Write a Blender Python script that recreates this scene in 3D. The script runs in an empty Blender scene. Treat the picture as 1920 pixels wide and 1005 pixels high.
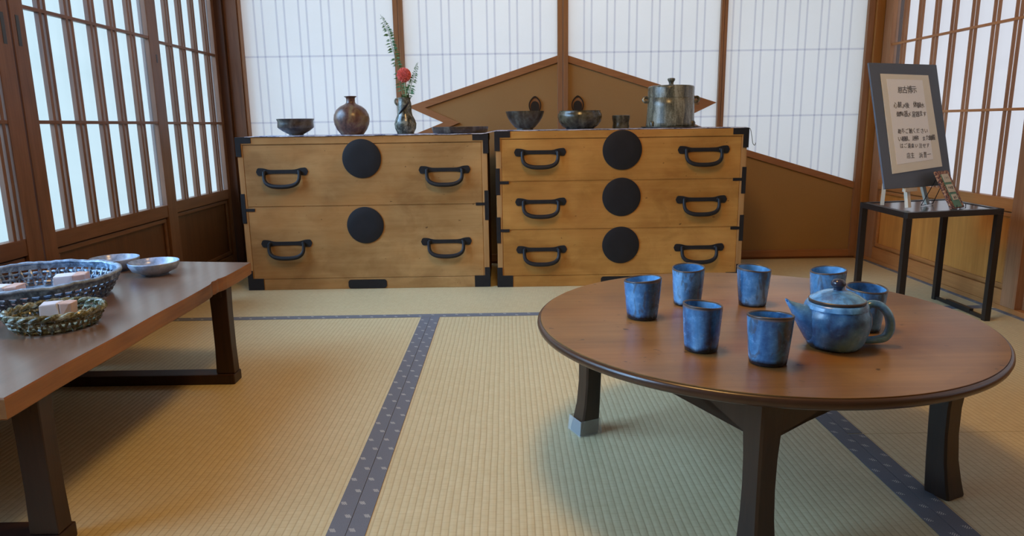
import bpy, bmesh, math, random
from mathutils import Vector, Matrix, noise
random.seed(7)
PI = math.pi
sc = bpy.context.scene
COL = sc.collection

# ------------------------------------------------------------------ camera
cam_d = bpy.data.cameras.new('camera')
cam_d.sensor_width = 36
cam_d.lens = 24.53
cam_d.clip_start = 0.02
cam = bpy.data.objects.new('camera', cam_d)
COL.objects.link(cam)
yaw, pitch, roll = 0.0061, 0.2028, 0.0143
fwd = Vector((math.sin(yaw)*math.cos(pitch), math.cos(yaw)*math.cos(pitch), -math.sin(pitch)))
r0 = Vector((math.cos(yaw), -math.sin(yaw), 0))
d0 = fwd.cross(r0)
rt = r0*math.cos(roll) + d0*math.sin(roll)
dn = -r0*math.sin(roll) + d0*math.cos(roll)
cm = Matrix((rt, -dn, -fwd)).transposed().to_4x4()
cm.translation = Vector((0, 0, 0.68))
cam.matrix_world = cm
sc.camera = cam

# ------------------------------------------------------------------ view
sc.view_settings.view_transform = 'Standard'
sc.view_settings.look = 'None'
sc.view_settings.gamma = 1
sc.view_settings.exposure = 0.0
sc.view_settings.use_curve_mapping = False
sc.cycles.use_denoising = True
sc.cycles.max_bounces = 10
sc.cycles.diffuse_bounces = 6
sc.cycles.caustics_reflective = False
sc.cycles.caustics_refractive = False

# ------------------------------------------------------------------ world: overcast daylight outside
SKY_LEFT, SKY_BACK, SKY_RIGHT, SKY_K = (0.66, 0.98, 1.10), (0.80, 0.82, 0.88), (0.88, 0.93, 1.06), 1.0
w = bpy.data.worlds.new('daylight')
sc.world = w
w.use_nodes = True
wn, wl = w.node_tree.nodes, w.node_tree.links
bg = wn['Background']
tc = wn.new('ShaderNodeTexCoord')
sx = wn.new('ShaderNodeSeparateXYZ')
wl.new(tc.outputs['Generated'], sx.inputs[0])
mr = wn.new('ShaderNodeMapRange')
mr.inputs[1].default_value = -1; mr.inputs[2].default_value = 1
wl.new(sx.outputs[0], mr.inputs[0])
cr = wn.new('ShaderNodeValToRGB')
e = cr.color_ramp.elements
e[0].position = 0.05; e[0].color = (*SKY_LEFT, 1)
e[1].position = 0.95; e[1].color = (*SKY_RIGHT, 1)
m_ = e.new(0.5); m_.color = (*SKY_BACK, 1)
wl.new(mr.outputs[0], cr.inputs[0])
# blue lobe added to the sky outside view, pushing cool light through the left doors
LOBE_DIR, LOBE_COL, LOBE_N = Vector((-0.80, -0.28, 0.50)).normalized(), (13.6, 22.5, 35.5), 12
dp = wn.new('ShaderNodeVectorMath'); dp.operation = 'DOT_PRODUCT'
wl.new(tc.outputs['Generated'], dp.inputs[0]); dp.inputs[1].default_value = LOBE_DIR
mx = wn.new('ShaderNodeMath'); mx.operation = 'MAXIMUM'; wl.new(dp.outputs['Value'], mx.inputs[0]); mx.inputs[1].default_value = 0
pw = wn.new('ShaderNodeMath'); pw.operation = 'POWER'; wl.new(mx.outputs[0], pw.inputs[0]); pw.inputs[1].default_value = LOBE_N
lm = wn.new('ShaderNodeVectorMath'); lm.operation = 'SCALE'; lm.inputs[0].default_value = LOBE_COL; wl.new(pw.outputs[0], lm.inputs['Scale'])
ad_ = wn.new('ShaderNodeVectorMath'); ad_.operation = 'ADD'; wl.new(cr.outputs[0], ad_.inputs[0]); wl.new(lm.outputs[0], ad_.inputs[1])
wl.new(ad_.outputs[0], bg.inputs[0])
bg.inputs[1].default_value = SKY_K

# ------------------------------------------------------------------ the room's warm ceiling lamp
ld = bpy.data.lights.new('ceiling_lamp_light', 'POINT')
ld.shadow_soft_size = 0.20
ld.color = (1.0, 0.62, 0.22)
ld.energy = 50
lo = bpy.data.objects.new('ceiling_lamp_light', ld)
lo.location = (0.10, 1.33, 2.06)
COL.objects.link(lo)

# fill lights added behind the screens: cooler on the left, whiter above the middle
for nm, loc, colr, en in (('screen_fill_left', (-1.05, 4.5, 1.15), (.50, .76, 1.0), 2.4), ('screen_fill_middle', (.05, 4.3, 1.75), (.92, .95, 1.0), 4.0), ('screen_fill_right', (1.3, 4.4, 1.5), (1.0, .94, .84), 1.6)):
    l_ = bpy.data.lights.new(nm, 'AREA'); l_.shape = 'SQUARE'; l_.size = .9; l_.color = colr; l_.energy = en
    o_ = bpy.data.objects.new(nm, l_); o_.location = loc; o_.rotation_euler = (-PI/2, 0, 0); COL.objects.link(o_)

# ------------------------------------------------------------------ material helpers
class NB:
    def __init__(s, name):
        s.m = bpy.data.materials.new(name); s.m.use_nodes = True
        s.t = s.m.node_tree; s.n = s.t.nodes; s.l = s.t.links
        s.out = s.n['Material Output']; s.b = s.n['Principled BSDF']
        s.tc = None
    def put(s, sock, v):
        if v is None: return
        if isinstance(v, bpy.types.NodeSocket): s.l.new(v, sock)
        elif isinstance(v, (tuple, list)) and len(v) == 3 and sock.type == 'RGBA': sock.default_value = (*v, 1)
        else: sock.default_value = v
    def obj(s, scale=(1, 1, 1), loc=(0, 0, 0), rot=(0, 0, 0)):
        if not s.tc: s.tc = s.n.new('ShaderNodeTexCoord')
        mp = s.n.new('ShaderNodeMapping')
        s.l.new(s.tc.outputs['Object'], mp.inputs[0])
        mp.inputs['Scale'].default_value = scale; mp.inputs['Location'].default_value = loc; mp.inputs['Rotation'].default_value = rot
        return mp.outputs[0]
    def xyz(s, v):
        q = s.n.new('ShaderNodeSeparateXYZ'); s.l.new(v, q.inputs[0]); return q.outputs
    def math(s, op, a, b=None, c=None, clamp=False):
        q = s.n.new('ShaderNodeMath'); q.operation = op; q.use_clamp = clamp
        s.put(q.inputs[0], a); s.put(q.inputs[1], b)
        if c is not None: s.put(q.inputs[2], c)
        return q.outputs[0]
    def noise(s, v, scale=5, detail=3, rough=.5, dist=0):
        q = s.n.new('ShaderNodeTexNoise'); s.put(q.inputs['Vector'], v)
        q.inputs['Scale'].default_value = scale; q.inputs['Detail'].default_value = detail
        q.inputs['Roughness'].default_value = rough; q.inputs['Distortion'].default_value = dist
        return q.outputs[0]
    def ramp(s, f, stops, interp='LINEAR'):
        q = s.n.new('ShaderNodeValToRGB'); q.color_ramp.interpolation = interp
        s.put(q.inputs[0], f); e = q.color_ramp.elements
        while len(e) < len(stops): e.new(.5)
        for i, (p, c) in enumerate(stops):
            e[i].position = p; e[i].color = (c, c, c, 1) if isinstance(c, (int, float)) else (*c, 1)
        return q.outputs[0]
    def mix(s, f, a, b, mode='MIX'):
        q = s.n.new('ShaderNodeMix'); q.data_type = 'RGBA'; q.blend_type = mode
        s.put(q.inputs[0], f); s.put(q.inputs[6], a); s.put(q.inputs[7], b)
        return q.outputs[2]
    def maprange(s, v, a, b, c=0, d=1):
        q = s.n.new('ShaderNodeMapRange'); s.put(q.inputs[0], v)
        for i, x in enumerate((a, b, c, d)): q.inputs[i+1].default_value = x
        return q.outputs[0]
    def bump(s, h, strength=.3, dist=.002):
        q = s.n.new('ShaderNodeBump'); s.put(q.inputs['Height'], h)
        q.inputs['Strength'].default_value = strength; q.inputs['Distance'].default_value = dist
        s.l.new(q.outputs[0], s.b.inputs['Normal']); return q.outputs[0]
    def rnd(s):
        q = s.n.new('ShaderNodeObjectInfo'); return q.outputs['Random']
    def fin(s, col, rough=.5, metal=0, spec=.5):
        s.put(s.b.inputs['Base Color'], col); s.put(s.b.inputs['Roughness'], rough)
        s.put(s.b.inputs['Metallic'], metal); s.b.inputs['Specular IOR Level'].default_value = spec
        return s.m

def wood(name, dark, light, axis='X', scale=1.0, rough=.5, spec=.4, contrast=1.0, bump=.15, mottled=0, coat=0, stain=0):
    """streaky grain running along one axis"""
    a = NB(name)
    sc3 = {'X': (1.3, 22, 22), 'Y': (22, 1.3, 22), 'Z': (22, 22, 1.3)}[axis]
    v = a.obj(tuple(q*scale for q in sc3))
    n1 = a.noise(v, 1.6, 5, .6, .4)
    v2 = a.obj(tuple(q*scale*5 for q in sc3))
    n2 = a.noise(v2, 1.5, 3, .6)
    n3 = a.noise(a.obj(), 3.5, 3, .55)
    f = a.math('ADD', a.math('MULTIPLY', n1, .62), a.math('MULTIPLY', n2, .38))
    f = a.math('ADD', f, a.math('MULTIPLY', a.math('SUBTRACT', n3, .5), .35 + mottled))
    f = a.maprange(f, .5-.28/contrast, .5+.28/contrast)
    c = a.mix(f, dark, light)
    if stain:      # age blotches, small knots and scuffs
        b1 = a.noise(a.obj((1, 1, 1.6), (3, 1, 7)), 6.5, 4, .6, .5)
        c = a.mix(a.maprange(b1, .46, .66, 0, stain), c, (dark[0]*.62, dark[1]*.50, dark[2]*.35))
        b2 = a.noise(a.obj((.6, 1, 1), (1, 5, 2)), 4.0, 3, .5)
        c = a.mix(a.maprange(b2, .50, .68, 0, stain), c, (.50, .22, .055))
        b3 = a.noise(a.obj((.8, 1, 1.2)), 62, 2, .5)
        c = a.mix(a.maprange(b3, .70, .76, 0, .75), c, tuple(x*.25 for x in dark))
    a.bump(n2, bump, .0008)
    if coat:
        a.b.inputs['Coat Weight'].default_value = coat; a.b.inputs['Coat Roughness'].default_value = .22
    return a.fin(c, rough, 0, spec)

def plain(name, col, rough=.6, metal=0, spec=.5, var=.12, nscale=30):
    a = NB(name)
    n = a.noise(a.obj(), nscale, 3)
    c = a.mix(n, tuple(x*(1-var) for x in col), tuple(min(1, x*(1+var)) for x in col))
    return a.fin(c, rough, metal, spec)

# woods (linear colours)
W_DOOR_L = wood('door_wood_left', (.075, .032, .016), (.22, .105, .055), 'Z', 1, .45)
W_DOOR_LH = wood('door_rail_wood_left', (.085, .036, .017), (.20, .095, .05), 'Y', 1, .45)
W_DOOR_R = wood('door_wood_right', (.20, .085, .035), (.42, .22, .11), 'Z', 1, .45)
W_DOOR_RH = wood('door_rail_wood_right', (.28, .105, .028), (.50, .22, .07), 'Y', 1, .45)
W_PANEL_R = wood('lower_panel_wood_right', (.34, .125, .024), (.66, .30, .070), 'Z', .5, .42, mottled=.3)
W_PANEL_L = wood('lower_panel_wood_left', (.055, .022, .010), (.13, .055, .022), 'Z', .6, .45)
W_POST_D = wood('dark_post_wood', (.035, .015, .009), (.10, .042, .022), 'Z', .8, .5)
W_POST_O = wood('amber_post_wood', (.26, .11, .028), (.42, .20, .055), 'Z', .8, .45)
W_SHOJI = wood('shoji_frame_wood', (.20, .095, .045), (.36, .185, .09), 'Z', 1, .45)
W_SHOJI_H = wood('shoji_strip_wood', (.24, .10, .04), (.40, .19, .08), 'X', 1, .45)
W_CHEST = wood('paulownia_wood', (.25, .125, .036), (.47, .285, .115), 'X', .40, .5, .3, .9, .1, mottled=.7, stain=.38)
W_CHEST_R = wood('paulownia_wood_amber', (.30, .125, .020), (.55, .295, .078), 'X', .40, .48, .35, .9, .1, mottled=.7, stain=.36)
W_CHEST_V = wood('paulownia_edge_wood', (.26, .13, .045), (.52, .30, .12), 'Z', .6, .5, .3)
W_TABLE = wood('round_table_wood', (.135, .064, .018), (.34, .185, .062), 'X', .55, .30, .5, .9, .12, mottled=.5, stain=.30)
W_TABLE_D = wood('round_table_dark_wood', (.012, .007, .005), (.048, .024, .014), 'Z', 1, .35, .5)
W_TABLE_E = wood('round_table_edge_wood', (.035, .018, .011), (.085, .040, .022), 'X', .8, .28, .6)
W_LOW = wood('low_table_wood', (.13, .075, .045), (.25, .15, .10), 'Y', .5, .34, .6, .8, .08, mottled=.2, coat=.9)
W_LOW_E = wood('low_table_edge_wood', (.12, .042, .012), (.36, .15, .045), 'Y', .8, .45, .4, 1, .2, mottled=.5)
W_LOW_D = wood('low_table_leg_wood', (.016, .008, .006), (.05, .022, .013), 'Z', 1, .45)
W_CEIL = wood('ceiling_wood', (.30, .19, .10), (.45, .30, .17), 'X', .5, .6)
W_EASEL = wood('easel_wood', (.60, .52, .40), (.78, .70, .56), 'Z', 1.5, .55)
IRON = plain('black_iron', (.016, .016, .019), .55, .3, .4, .3, 60)
IRON_DISC = plain('black_iron_disc', (.013, .013, .016), .6, .2, .35, .25, 25)
BLACK_STEEL = plain('black_painted_steel', (.010, .009, .009), .4, 0, .5)
PLASTER = plain('plaster', (.50, .44, .34), .9, 0, .2, .06, 8)
WHITE_GAP = plain('white_paint', (.8, .8, .8), .6)

def paper_mat(name, col, t=.75, refl=.18, var=.05):
    a = NB(name); a.n.remove(a.b)
    n = a.noise(a.obj(), 2.2, 4, .6)
    n2 = a.noise(a.obj(), 140, 3, .6)
    f = a.math('ADD', a.math('MULTIPLY', n, .7), a.math('MULTIPLY', n2, .3))
    c = a.mix(f, tuple(x*(1-var) for x in col), tuple(min(1, x*(1+var)) for x in col))
    tr = a.n.new('ShaderNodeBsdfTranslucent'); a.l.new(a.mix(1.0, c, (t, t, t), 'MULTIPLY'), tr.inputs[0])
    df = a.n.new('ShaderNodeBsdfDiffuse'); a.l.new(a.mix(1.0, c, (refl, refl, refl), 'MULTIPLY'), df.inputs[0])
    ad = a.n.new('ShaderNodeAddShader'); a.l.new(tr.outputs[0], ad.inputs[0]); a.l.new(df.outputs[0], ad.inputs[1])
    a.l.new(ad.outputs[0], a.out.inputs[0])
    return a.m

def frosted(name, col, t=.85, var=.07, haze=.02):
    """hazy tinted glass: mostly see-through, a little milky"""
    a = NB(name); a.n.remove(a.b)
    n = a.noise(a.obj((1, .5, 3)), 2.0, 4, .55, .6)
    n2 = a.noise(a.obj(), 260, 2, .6)
    f = a.math('ADD', a.math('MULTIPLY', n, .8), a.math('MULTIPLY', n2, .2))
    c = a.mix(f, tuple(x*(1-var) for x in col), tuple(min(1, x*(1+var)) for x in col))
    tp = a.n.new('ShaderNodeBsdfTransparent'); a.l.new(a.mix(1.0, c, (t, t, t), 'MULTIPLY'), tp.inputs[0])
    tr = a.n.new('ShaderNodeBsdfTranslucent'); tr.inputs[0].default_value = (haze, haze, haze, 1)
    gl = a.n.new('ShaderNodeBsdfGlossy'); gl.inputs[0].default_value = (.04, .04, .04, 1); gl.inputs['Roughness'].default_value = .3
    ad = a.n.new('ShaderNodeAddShader'); a.l.new(tp.outputs[0], ad.inputs[0]); a.l.new(gl.outputs[0], ad.inputs[1])
    a2 = a.n.new('ShaderNodeAddShader'); a.l.new(ad.outputs[0], a2.inputs[0]); a.l.new(tr.outputs[0], a2.inputs[1])
    a.l.new(a2.outputs[0], a.out.inputs[0])
    return a.m

PAPER = paper_mat('shoji_paper', (.93, .93, .93), .74, .20)
def muntin_shade_mat():  # clear tint darkening the paper like the shade of bars behind it
    a = NB('muntin_shade_tint'); a.n.remove(a.b)
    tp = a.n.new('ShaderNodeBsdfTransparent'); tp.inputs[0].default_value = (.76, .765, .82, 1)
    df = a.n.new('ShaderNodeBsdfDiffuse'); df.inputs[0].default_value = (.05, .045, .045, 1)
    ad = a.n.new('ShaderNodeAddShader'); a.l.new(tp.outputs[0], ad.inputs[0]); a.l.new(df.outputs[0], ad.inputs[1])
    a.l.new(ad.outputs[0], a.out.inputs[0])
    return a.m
MUNTIN_SHADE = muntin_shade_mat()
GLASS_L = frosted('frosted_glass_left', (.92, .96, .96), .92)
GLASS_R = frosted('frosted_glass_right', (.96, .96, .96), .90)

def board_ochre():
    a = NB('ochre_board')
    n = a.noise(a.obj(), 420, 3, .7); n2 = a.noise(a.obj(), 3, 3)
    f = a.math('ADD', a.math('MULTIPLY', n, .6), a.math('MULTIPLY', n2, .4))
    c = a.mix(f, (.25, .140, .052), (.42, .260, .108))
    a.bump(n, .1, .0005)
    return a.fin(c, .75, 0, .2)
OCHRE = board_ochre()

def tatami(name, axis):
    a = NB(name)
    o = a.xyz(a.obj())
    u, v = (o[0], o[1]) if axis == 'Y' else (o[1], o[0])
    wob = a.math('MULTIPLY', a.math('SUBTRACT', a.noise(a.obj(), 6, 2), .5), .004)
    uu = a.math('ADD', u, wob)
    fr = a.math('FRACT', a.math('DIVIDE', uu, .0135))
    tri = a.math('ABSOLUTE', a.math('SUBTRACT', fr, .5))          # 0 on the ridge, .5 in the groove
    ridge = a.math('POWER', a.math('SUBTRACT', 1, a.math('MULTIPLY', tri, 2)), .45)
    cross = a.math('FRACT', a.math('DIVIDE', a.math('ADD', v, a.math('MULTIPLY', a.math('FLOOR', a.math('DIVIDE', uu, .0135)), .0087)), .021))
    cr_ = a.math('GREATER_THAN', cross, .90)
    st = a.noise(a.obj((900, 9, 1) if axis == 'X' else (9, 900, 1)), 1, 2)
    big = a.noise(a.obj(), 1.7, 3)
    cell = a.noise(a.obj((60, 30, 1)), 1.0, 2)
    f = a.math('ADD', a.math('MULTIPLY', st, .45), a.math('MULTIPLY', cell, .3))
    f = a.math('ADD', f, a.math('MULTIPLY', big, .25))
    c = a.mix(a.maprange(f, .3, .7), (.52, .43, .235), (.68, .60, .37))
    c = a.mix(a.maprange(ridge, .0, .60, .85, 0), c, (.36, .26, .12))
    c = a.mix(a.math('MULTIPLY', cr_, .22), c, (.38, .28, .13))
    a.bump(a.math('ADD', ridge, a.math('MULTIPLY', st, .15)), .5, .0012)
    return a.fin(c, .46, 0, .5)
TATAMI_Y = tatami('tatami_rush_lengthwise', 'Y')
TATAMI_X = tatami('tatami_rush_crosswise', 'X')

def heri(name, axis):
    """grey-blue edging cloth with small pale woven marks; u across the strip (0 at its middle), v along it"""
    a = NB(name)
    o = a.xyz(a.obj())
    u, v = (o[0], o[1]) if axis == 'Y' else (o[1], o[0])
    th = a.noise(a.obj(), 700, 2)
    base = a.mix(th, (.115, .125, .150), (.19, .205, .235))
    tot = None
    for u0, ph in ((-.0085, 0.0), (.0085, .5)):
        du = a.math('SUBTRACT', u, u0)
        fv = a.math('SUBTRACT', a.math('FRACT', a.math('ADD', a.math('DIVIDE', v, .088), ph)), .5)
        dv = a.math('MULTIPLY', fv, .088)
        sl = a.math('ADD', du, a.math('MULTIPLY', dv, .5))
        inb = a.math('MULTIPLY', a.math('LESS_THAN', a.math('ABSOLUTE', sl), .0048), a.math('LESS_THAN', a.math('ABSOLUTE', dv), .0052))
        strp = a.math('GREATER_THAN', a.math('SINE', a.math('MULTIPLY', a.math('ADD', du, a.math('MULTIPLY', dv, -.9)), 1500)), -.1)
        mk = a.math('MULTIPLY', inb, strp)
        tot = mk if tot is None else a.math('MAXIMUM', tot, mk)
    c = a.mix(a.math('MULTIPLY', tot, .75), base, (.62, .62, .55))
    a.bump(th, .15, .0004)
    return a.fin(c, .7, 0, .25)
HERI_Y = heri('edging_cloth_lengthwise', 'Y')
HERI_X = heri('edging_cloth_crosswise', 'X')

def blue_glaze(name, seed=0.0, bright=1.0, patch=.6, h=.08, foot=.07, rim=.965, inner=False):
    a = NB(name)
    r = a.math('MULTIPLY', a.rnd(), 37.0)
    vec = a.obj((1, 1, 1), (seed, seed*.7, 0))
    cv = a.n.new('ShaderNodeCombineXYZ'); a.l.new(r, cv.inputs[0]); a.l.new(r, cv.inputs[1])
    va = a.n.new('ShaderNodeVectorMath'); va.operation = 'ADD'; a.l.new(vec, va.inputs[0]); a.l.new(cv.outputs[0], va.inputs[1])
    mp = a.n.new('ShaderNodeMapping'); a.l.new(va.outputs[0], mp.inputs[0]); mp.inputs['Scale'].default_value = (1, 1, .42)
    n = a.noise(mp.outputs[0], 17, 3, .5, .8)
    n2 = a.noise(va.outputs[0], 90, 4, .65)
    n3 = a.noise(mp.outputs[0], 46, 2, .5, 1.4)
    c = a.ramp(a.math('ADD', a.math('MULTIPLY', n, .75), a.math('MULTIPLY', n2, .25)),
               [(.32, (.020*bright, .050*bright, .11*bright)), (.43, (.050*bright, .16*bright, .34*bright)),
                (.54, (.105*bright, .31*bright, .58*bright)), (.68, (.24*bright, .50*bright, .76*bright))])
    c = a.mix(a.ramp(n3, [(.54, 0), (.62, patch)]), c, (.085, .095, .10))
    z = a.math('DIVIDE', a.xyz(a.obj())[2], h)
    zz = a.math('ADD', z, a.math('MULTIPLY', a.math('SUBTRACT', n, .5), .22))
    if not inner:
        c = a.mix(a.maprange(zz, foot+.08, foot, 0, 1), c, (.018, .020, .026))
        c = a.mix(a.maprange(z, rim-.02, rim+.015, 0, .85), c, (.22, .17, .145))
    a.bump(n2, .06, .001)
    return a.fin(c, a.maprange(n2, .3, .7, .14, .3), 0, .55)
G_CUP = blue_glaze('blue_cup_glaze')
G_CUP_IN = blue_glaze('blue_cup_inner_glaze', 3.0, 1.15, .1, inner=True)
G_POT = blue_glaze('blue_teapot_glaze', 1.7, 1.0, .12, h=.085, foot=.05, rim=.99)
G_POT_TRIM = blue_glaze('pale_blue_teapot_glaze', 5.1, 1.25, .1, inner=True)
G_LID = blue_glaze('teapot_lid_glaze', 9.0, 1.45, .35, inner=True)
G_DARK = plain('dark_rim_glaze', (.075, .058, .048), .3, 0, .5, .4, 60)
G_KNOB = plain('dark_blue_knob_glaze', (.035, .042, .07), .12, 0, .6, .3, 80)

def stoneware(name, c1, c2, c3, scale=9, rough=.28, stretch=.4):
    a = NB(name)
    v = a.obj((1, 1, stretch))
    n = a.noise(v, scale*2.6, 5, .62, .9); n2 = a.noise(a.obj(), scale*12, 4, .65)
    c = a.ramp(a.math('ADD', a.math('MULTIPLY', n, .75), a.math('MULTIPLY', n2, .25)), [(.38, c1), (.5, c2), (.61, c3)])
    a.bump(n2, .15, .001)
    return a.fin(c, rough, 0, .5)
S_BROWN = stoneware('brown_stoneware', (.045, .022, .016), (.13, .062, .042), (.20, .145, .075))
S_BOWL = stoneware('dark_stoneware', (.018, .014, .012), (.055, .036, .026), (.11, .095, .075))
S_OLIVE = stoneware('olive_stoneware', (.022, .018, .012), (.060, .052, .030), (.11, .10, .065), rough=.22)
S_GREY = stoneware('grey_green_ash_glaze', (.035, .038, .030), (.13, .125, .085), (.27, .27, .21), 14, .25, .18)
S_VASE = stoneware('green_black_stoneware', (.018, .019, .015), (.085, .090, .070), (.24, .25, .20), 16, .15, .7)
S_DARKB = plain('dark_slot_glaze', (.012, .012, .014), .4)
def stone_blue(name, c1, c2, c3, rough=.22, scale=12):
    return stoneware(name, c1, c2, c3, scale, rough, .8)
BASKET_BLUE = stone_blue('blue_grey_basket_glaze', (.035, .045, .065), (.12, .18, .27), (.30, .45, .62))
BASKET_RIM = stone_blue('pale_blue_rim_glaze', (.13, .17, .22), (.24, .33, .46), (.38, .55, .75))
BASKET_GREEN = stone_blue('green_woven_glaze', (.030, .030, .014), (.14, .135, .065), (.40, .46, .38), .2, 26)
DISH_BLUE = stone_blue('milky_blue_dish_glaze', (.17, .25, .38), (.30, .43, .62), (.46, .58, .76), .2, 8)
DISH_OUT = stone_blue('grey_blue_dish_outside', (.16, .20, .27), (.28, .35, .45), (.42, .50, .62), .3, 8)
WRAP = plain('white_wrapping_paper', (.72, .72, .78), .6, 0, .3, .08, 60)
WRAP_PINK = plain('pale_pink_candy', (.62, .44, .38), .6, 0, .3, .15, 50)

# ------------------------------------------------------------------ mesh helpers
def new_bm(): return bmesh.new()

def add_box(bm, x0, x1, y0, y1, z0, z1, bev=0.0):
    b = bm if bev == 0 else bmesh.new()
    vs = [b.verts.new((x, y, z)) for x in (x0, x1) for y in (y0, y1) for z in (z0, z1)]
    for f in ((0, 1, 3, 2), (4, 6, 7, 5), (0, 4, 5, 1), (2, 3, 7, 6), (0, 2, 6, 4), (1, 5, 7, 3)):
        b.faces.new([vs[i] for i in f])
    if bev > 0:
        bmesh.ops.bevel(b, geom=b.edges[:], offset=bev, segments=2, profile=.6, affect='EDGES')
        merge(bm, b)

def merge(bm, b, M=None):
    mp = {}
    for v in b.verts: mp[v] = bm.verts.new(M @ v.co if M else v.co)
    for f in b.faces:
        try: bm.faces.new([mp[v] for v in f.verts])
        except ValueError: pass
    b.free()

def add_prism(bm, pts, place, t0, t1):
    """extrude a 2D outline; place(u, v, t) -> xyz"""
    a = [bm.verts.new(place(u, v, t0)) for u, v in pts]
    b = [bm.verts.new(place(u, v, t1)) for u, v in pts]
    n = len(pts)
    bm.faces.new(a); bm.faces.new(b[::-1])
    for i in range(n): bm.faces.new((a[i], b[i], b[(i+1) % n], a[(i+1) % n]))

def add_lathe(bm, prof, seg=48, sx=1, sy=1, M=None, wob=None):
    """prof: (r, z) list, ends at r==0 close with a fan"""
    rings = []
    for r, z in prof:
        if r < 1e-6:
            p = Vector((0, 0, z)); rings.append([bm.verts.new(M @ p if M else p)])
        else:
            ring = []
            for i in range(seg):
                a = 2*PI*i/seg
                p = Vector((r*math.cos(a)*sx, r*math.sin(a)*sy, z))
                if wob: p = wob(p, a)
                ring.append(bm.verts.new(M @ p if M else p))
            rings.append(ring)
    for A, B in zip(rings, rings[1:]):
        if len(A) == 1 and len(B) == 1: continue
        for i in range(seg):
            j = (i+1) % seg
            if len(A) == 1: bm.faces.new((A[0], B[i], B[j]))
            elif len(B) == 1: bm.faces.new((A[i], A[j], B[0]))
            else: bm.faces.new((A[i], A[j], B[j], B[i]))

def add_tube(bm, pts, r, seg=10, closed=False, flat=None):
    """sweep a circle (or ellipse flat=(ru, rv)) along points; r number or list"""
    pts = [Vector(p) for p in pts]; n = len(pts)
    rs = r if isinstance(r, (list, tuple)) else [r]*n
    rings = []; up = None
    for i, p in enumerate(pts):
        if closed: t = pts[(i+1) % n] - pts[i-1]
        else: t = pts[min(i+1, n-1)] - pts[max(i-1, 0)]
        t.normalize()
        if up is None:
            up = Vector((0, 0, 1)) if abs(t.z) < .9 else Vector((0, 1, 0))
        s = t.cross(up)
        if s.length < 1e-6: s = t.orthogonal()
        s.normalize(); up = s.cross(t).normalized()
        ring = []
        for k in range(seg):
            a = 2*PI*k/seg
            ru, rv = (rs[i], rs[i]) if not flat else (flat[0]*rs[i], flat[1]*rs[i])
            ring.append(bm.verts.new(p + s*math.cos(a)*ru + up*math.sin(a)*rv))
        rings.append(ring)
    m = n if closed else n-1
    for i in range(m):
        A, B = rings[i], rings[(i+1) % n]
        for k in range(seg):
            bm.faces.new((A[k], A[(k+1) % seg], B[(k+1) % seg], B[k]))
    if not closed:
        bm.faces.new(rings[0][::-1]); bm.faces.new(rings[-1])

def smooth_pts(pts, n=8):
    """Catmull-Rom through the points"""
    P = [Vector(p) for p in pts]; P = [2*P[0]-P[1]] + P + [2*P[-1]-P[-2]]
    out = []
    for i in range(1, len(P)-2):
        for k in range(n):
            t = k/n
            out.append(.5*((2*P[i]) + (P[i+1]-P[i-1])*t + (2*P[i-1]-5*P[i]+4*P[i+1]-P[i+2])*t*t + (3*P[i]-P[i-1]-3*P[i+1]+P[i+2])*t**3))
    out.append(P[-2])
    return out

def obj(name, bm, mat, parent=None, smooth=False, angle=35):
    bmesh.ops.recalc_face_normals(bm, faces=bm.faces[:])
    me = bpy.data.meshes.new(name); bm.to_mesh(me); bm.free()
    if isinstance(mat, (list, tuple)):
        for q in mat: me.materials.append(q)
    else: me.materials.append(mat)
    if smooth:
        me.shade_smooth()
        try: me.set_sharp_from_angle(angle=math.radians(angle))
        except Exception: pass
    o = bpy.data.objects.new(name, me); COL.objects.link(o)
    if parent: o.parent = parent
    return o

def tag(o, label, cat, group=None, kind=None):
    o['label'] = label; o['category'] = cat
    if group: o['group'] = group
    if kind: o['kind'] = kind
    return o

def thing(name, label, cat, loc=(0, 0, 0), rz=0, group=None, kind=None):
    o = bpy.data.objects.new(name, None); COL.objects.link(o)
    o.location = loc; o.rotation_euler = (0, 0, rz); o.empty_display_size = .05
    return tag(o, label, cat, group, kind)

def boxobj(name, b, mat, parent=None, bev=0.0015):
    bm = new_bm(); add_box(bm, *b, bev=bev); return obj(name, bm, mat, parent)

def dup(root, loc, rz=None, label=None):
    r = root.copy(); COL.objects.link(r); r.location = loc
    if rz is not None: r.rotation_euler = (0, 0, rz)
    if label: r['label'] = label
    for ch in list(root.children):
        c = ch.copy(); COL.objects.link(c); c.parent = r
        for g in list(ch.children):
            d = g.copy(); COL.objects.link(d); d.parent = c
    return r

# ------------------------------------------------------------------ room shell
XL, XR, YB, ZC, YF = -1.35, 1.79, 3.44, 2.30, -1.6
fl = thing('floor', 'tatami floor of pale straw mats edged with grey blue cloth', 'floor', kind='structure')
bs = boxobj('subfloor', (XL-.1, XR+.1, YF, YB+.15, -.06, -.012), W_PANEL_L, fl, 0)
def mat_piece(x0, x1, y0, y1, m):
    return boxobj('tatami_mat', (x0+.0007, x1-.0007, y0+.0007, y1-.0007, -.012, 0), m, fl, .0006)
def strip(parent, x0, x1, y0, y1, axis):
    cx, cy = (x0+x1)/2, (y0+y1)/2
    bm = new_bm(); add_box(bm, x0-cx+.0004, x1-cx-.0004, y0-cy, y1-cy, 0.0, .0012, bev=.0004)
    o = obj('edging_cloth', bm, HERI_Y if axis == 'Y' else HERI_X, parent); o.location = (cx, cy, 0)
    return o
HB = .034
m1 = mat_piece(XL, -.283, YF, 2.444, TATAMI_Y); strip(m1, -.283-HB, -.283, YF+.01, 2.443, 'Y')
m2 = mat_piece(-.283, .745, YF, 2.444, TATAMI_Y); strip(m2, -.283, -.283+HB, YF+.01, 2.443, 'Y'); strip(m2, .745-HB, .745, YF+.01, 2.443, 'Y')
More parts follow.
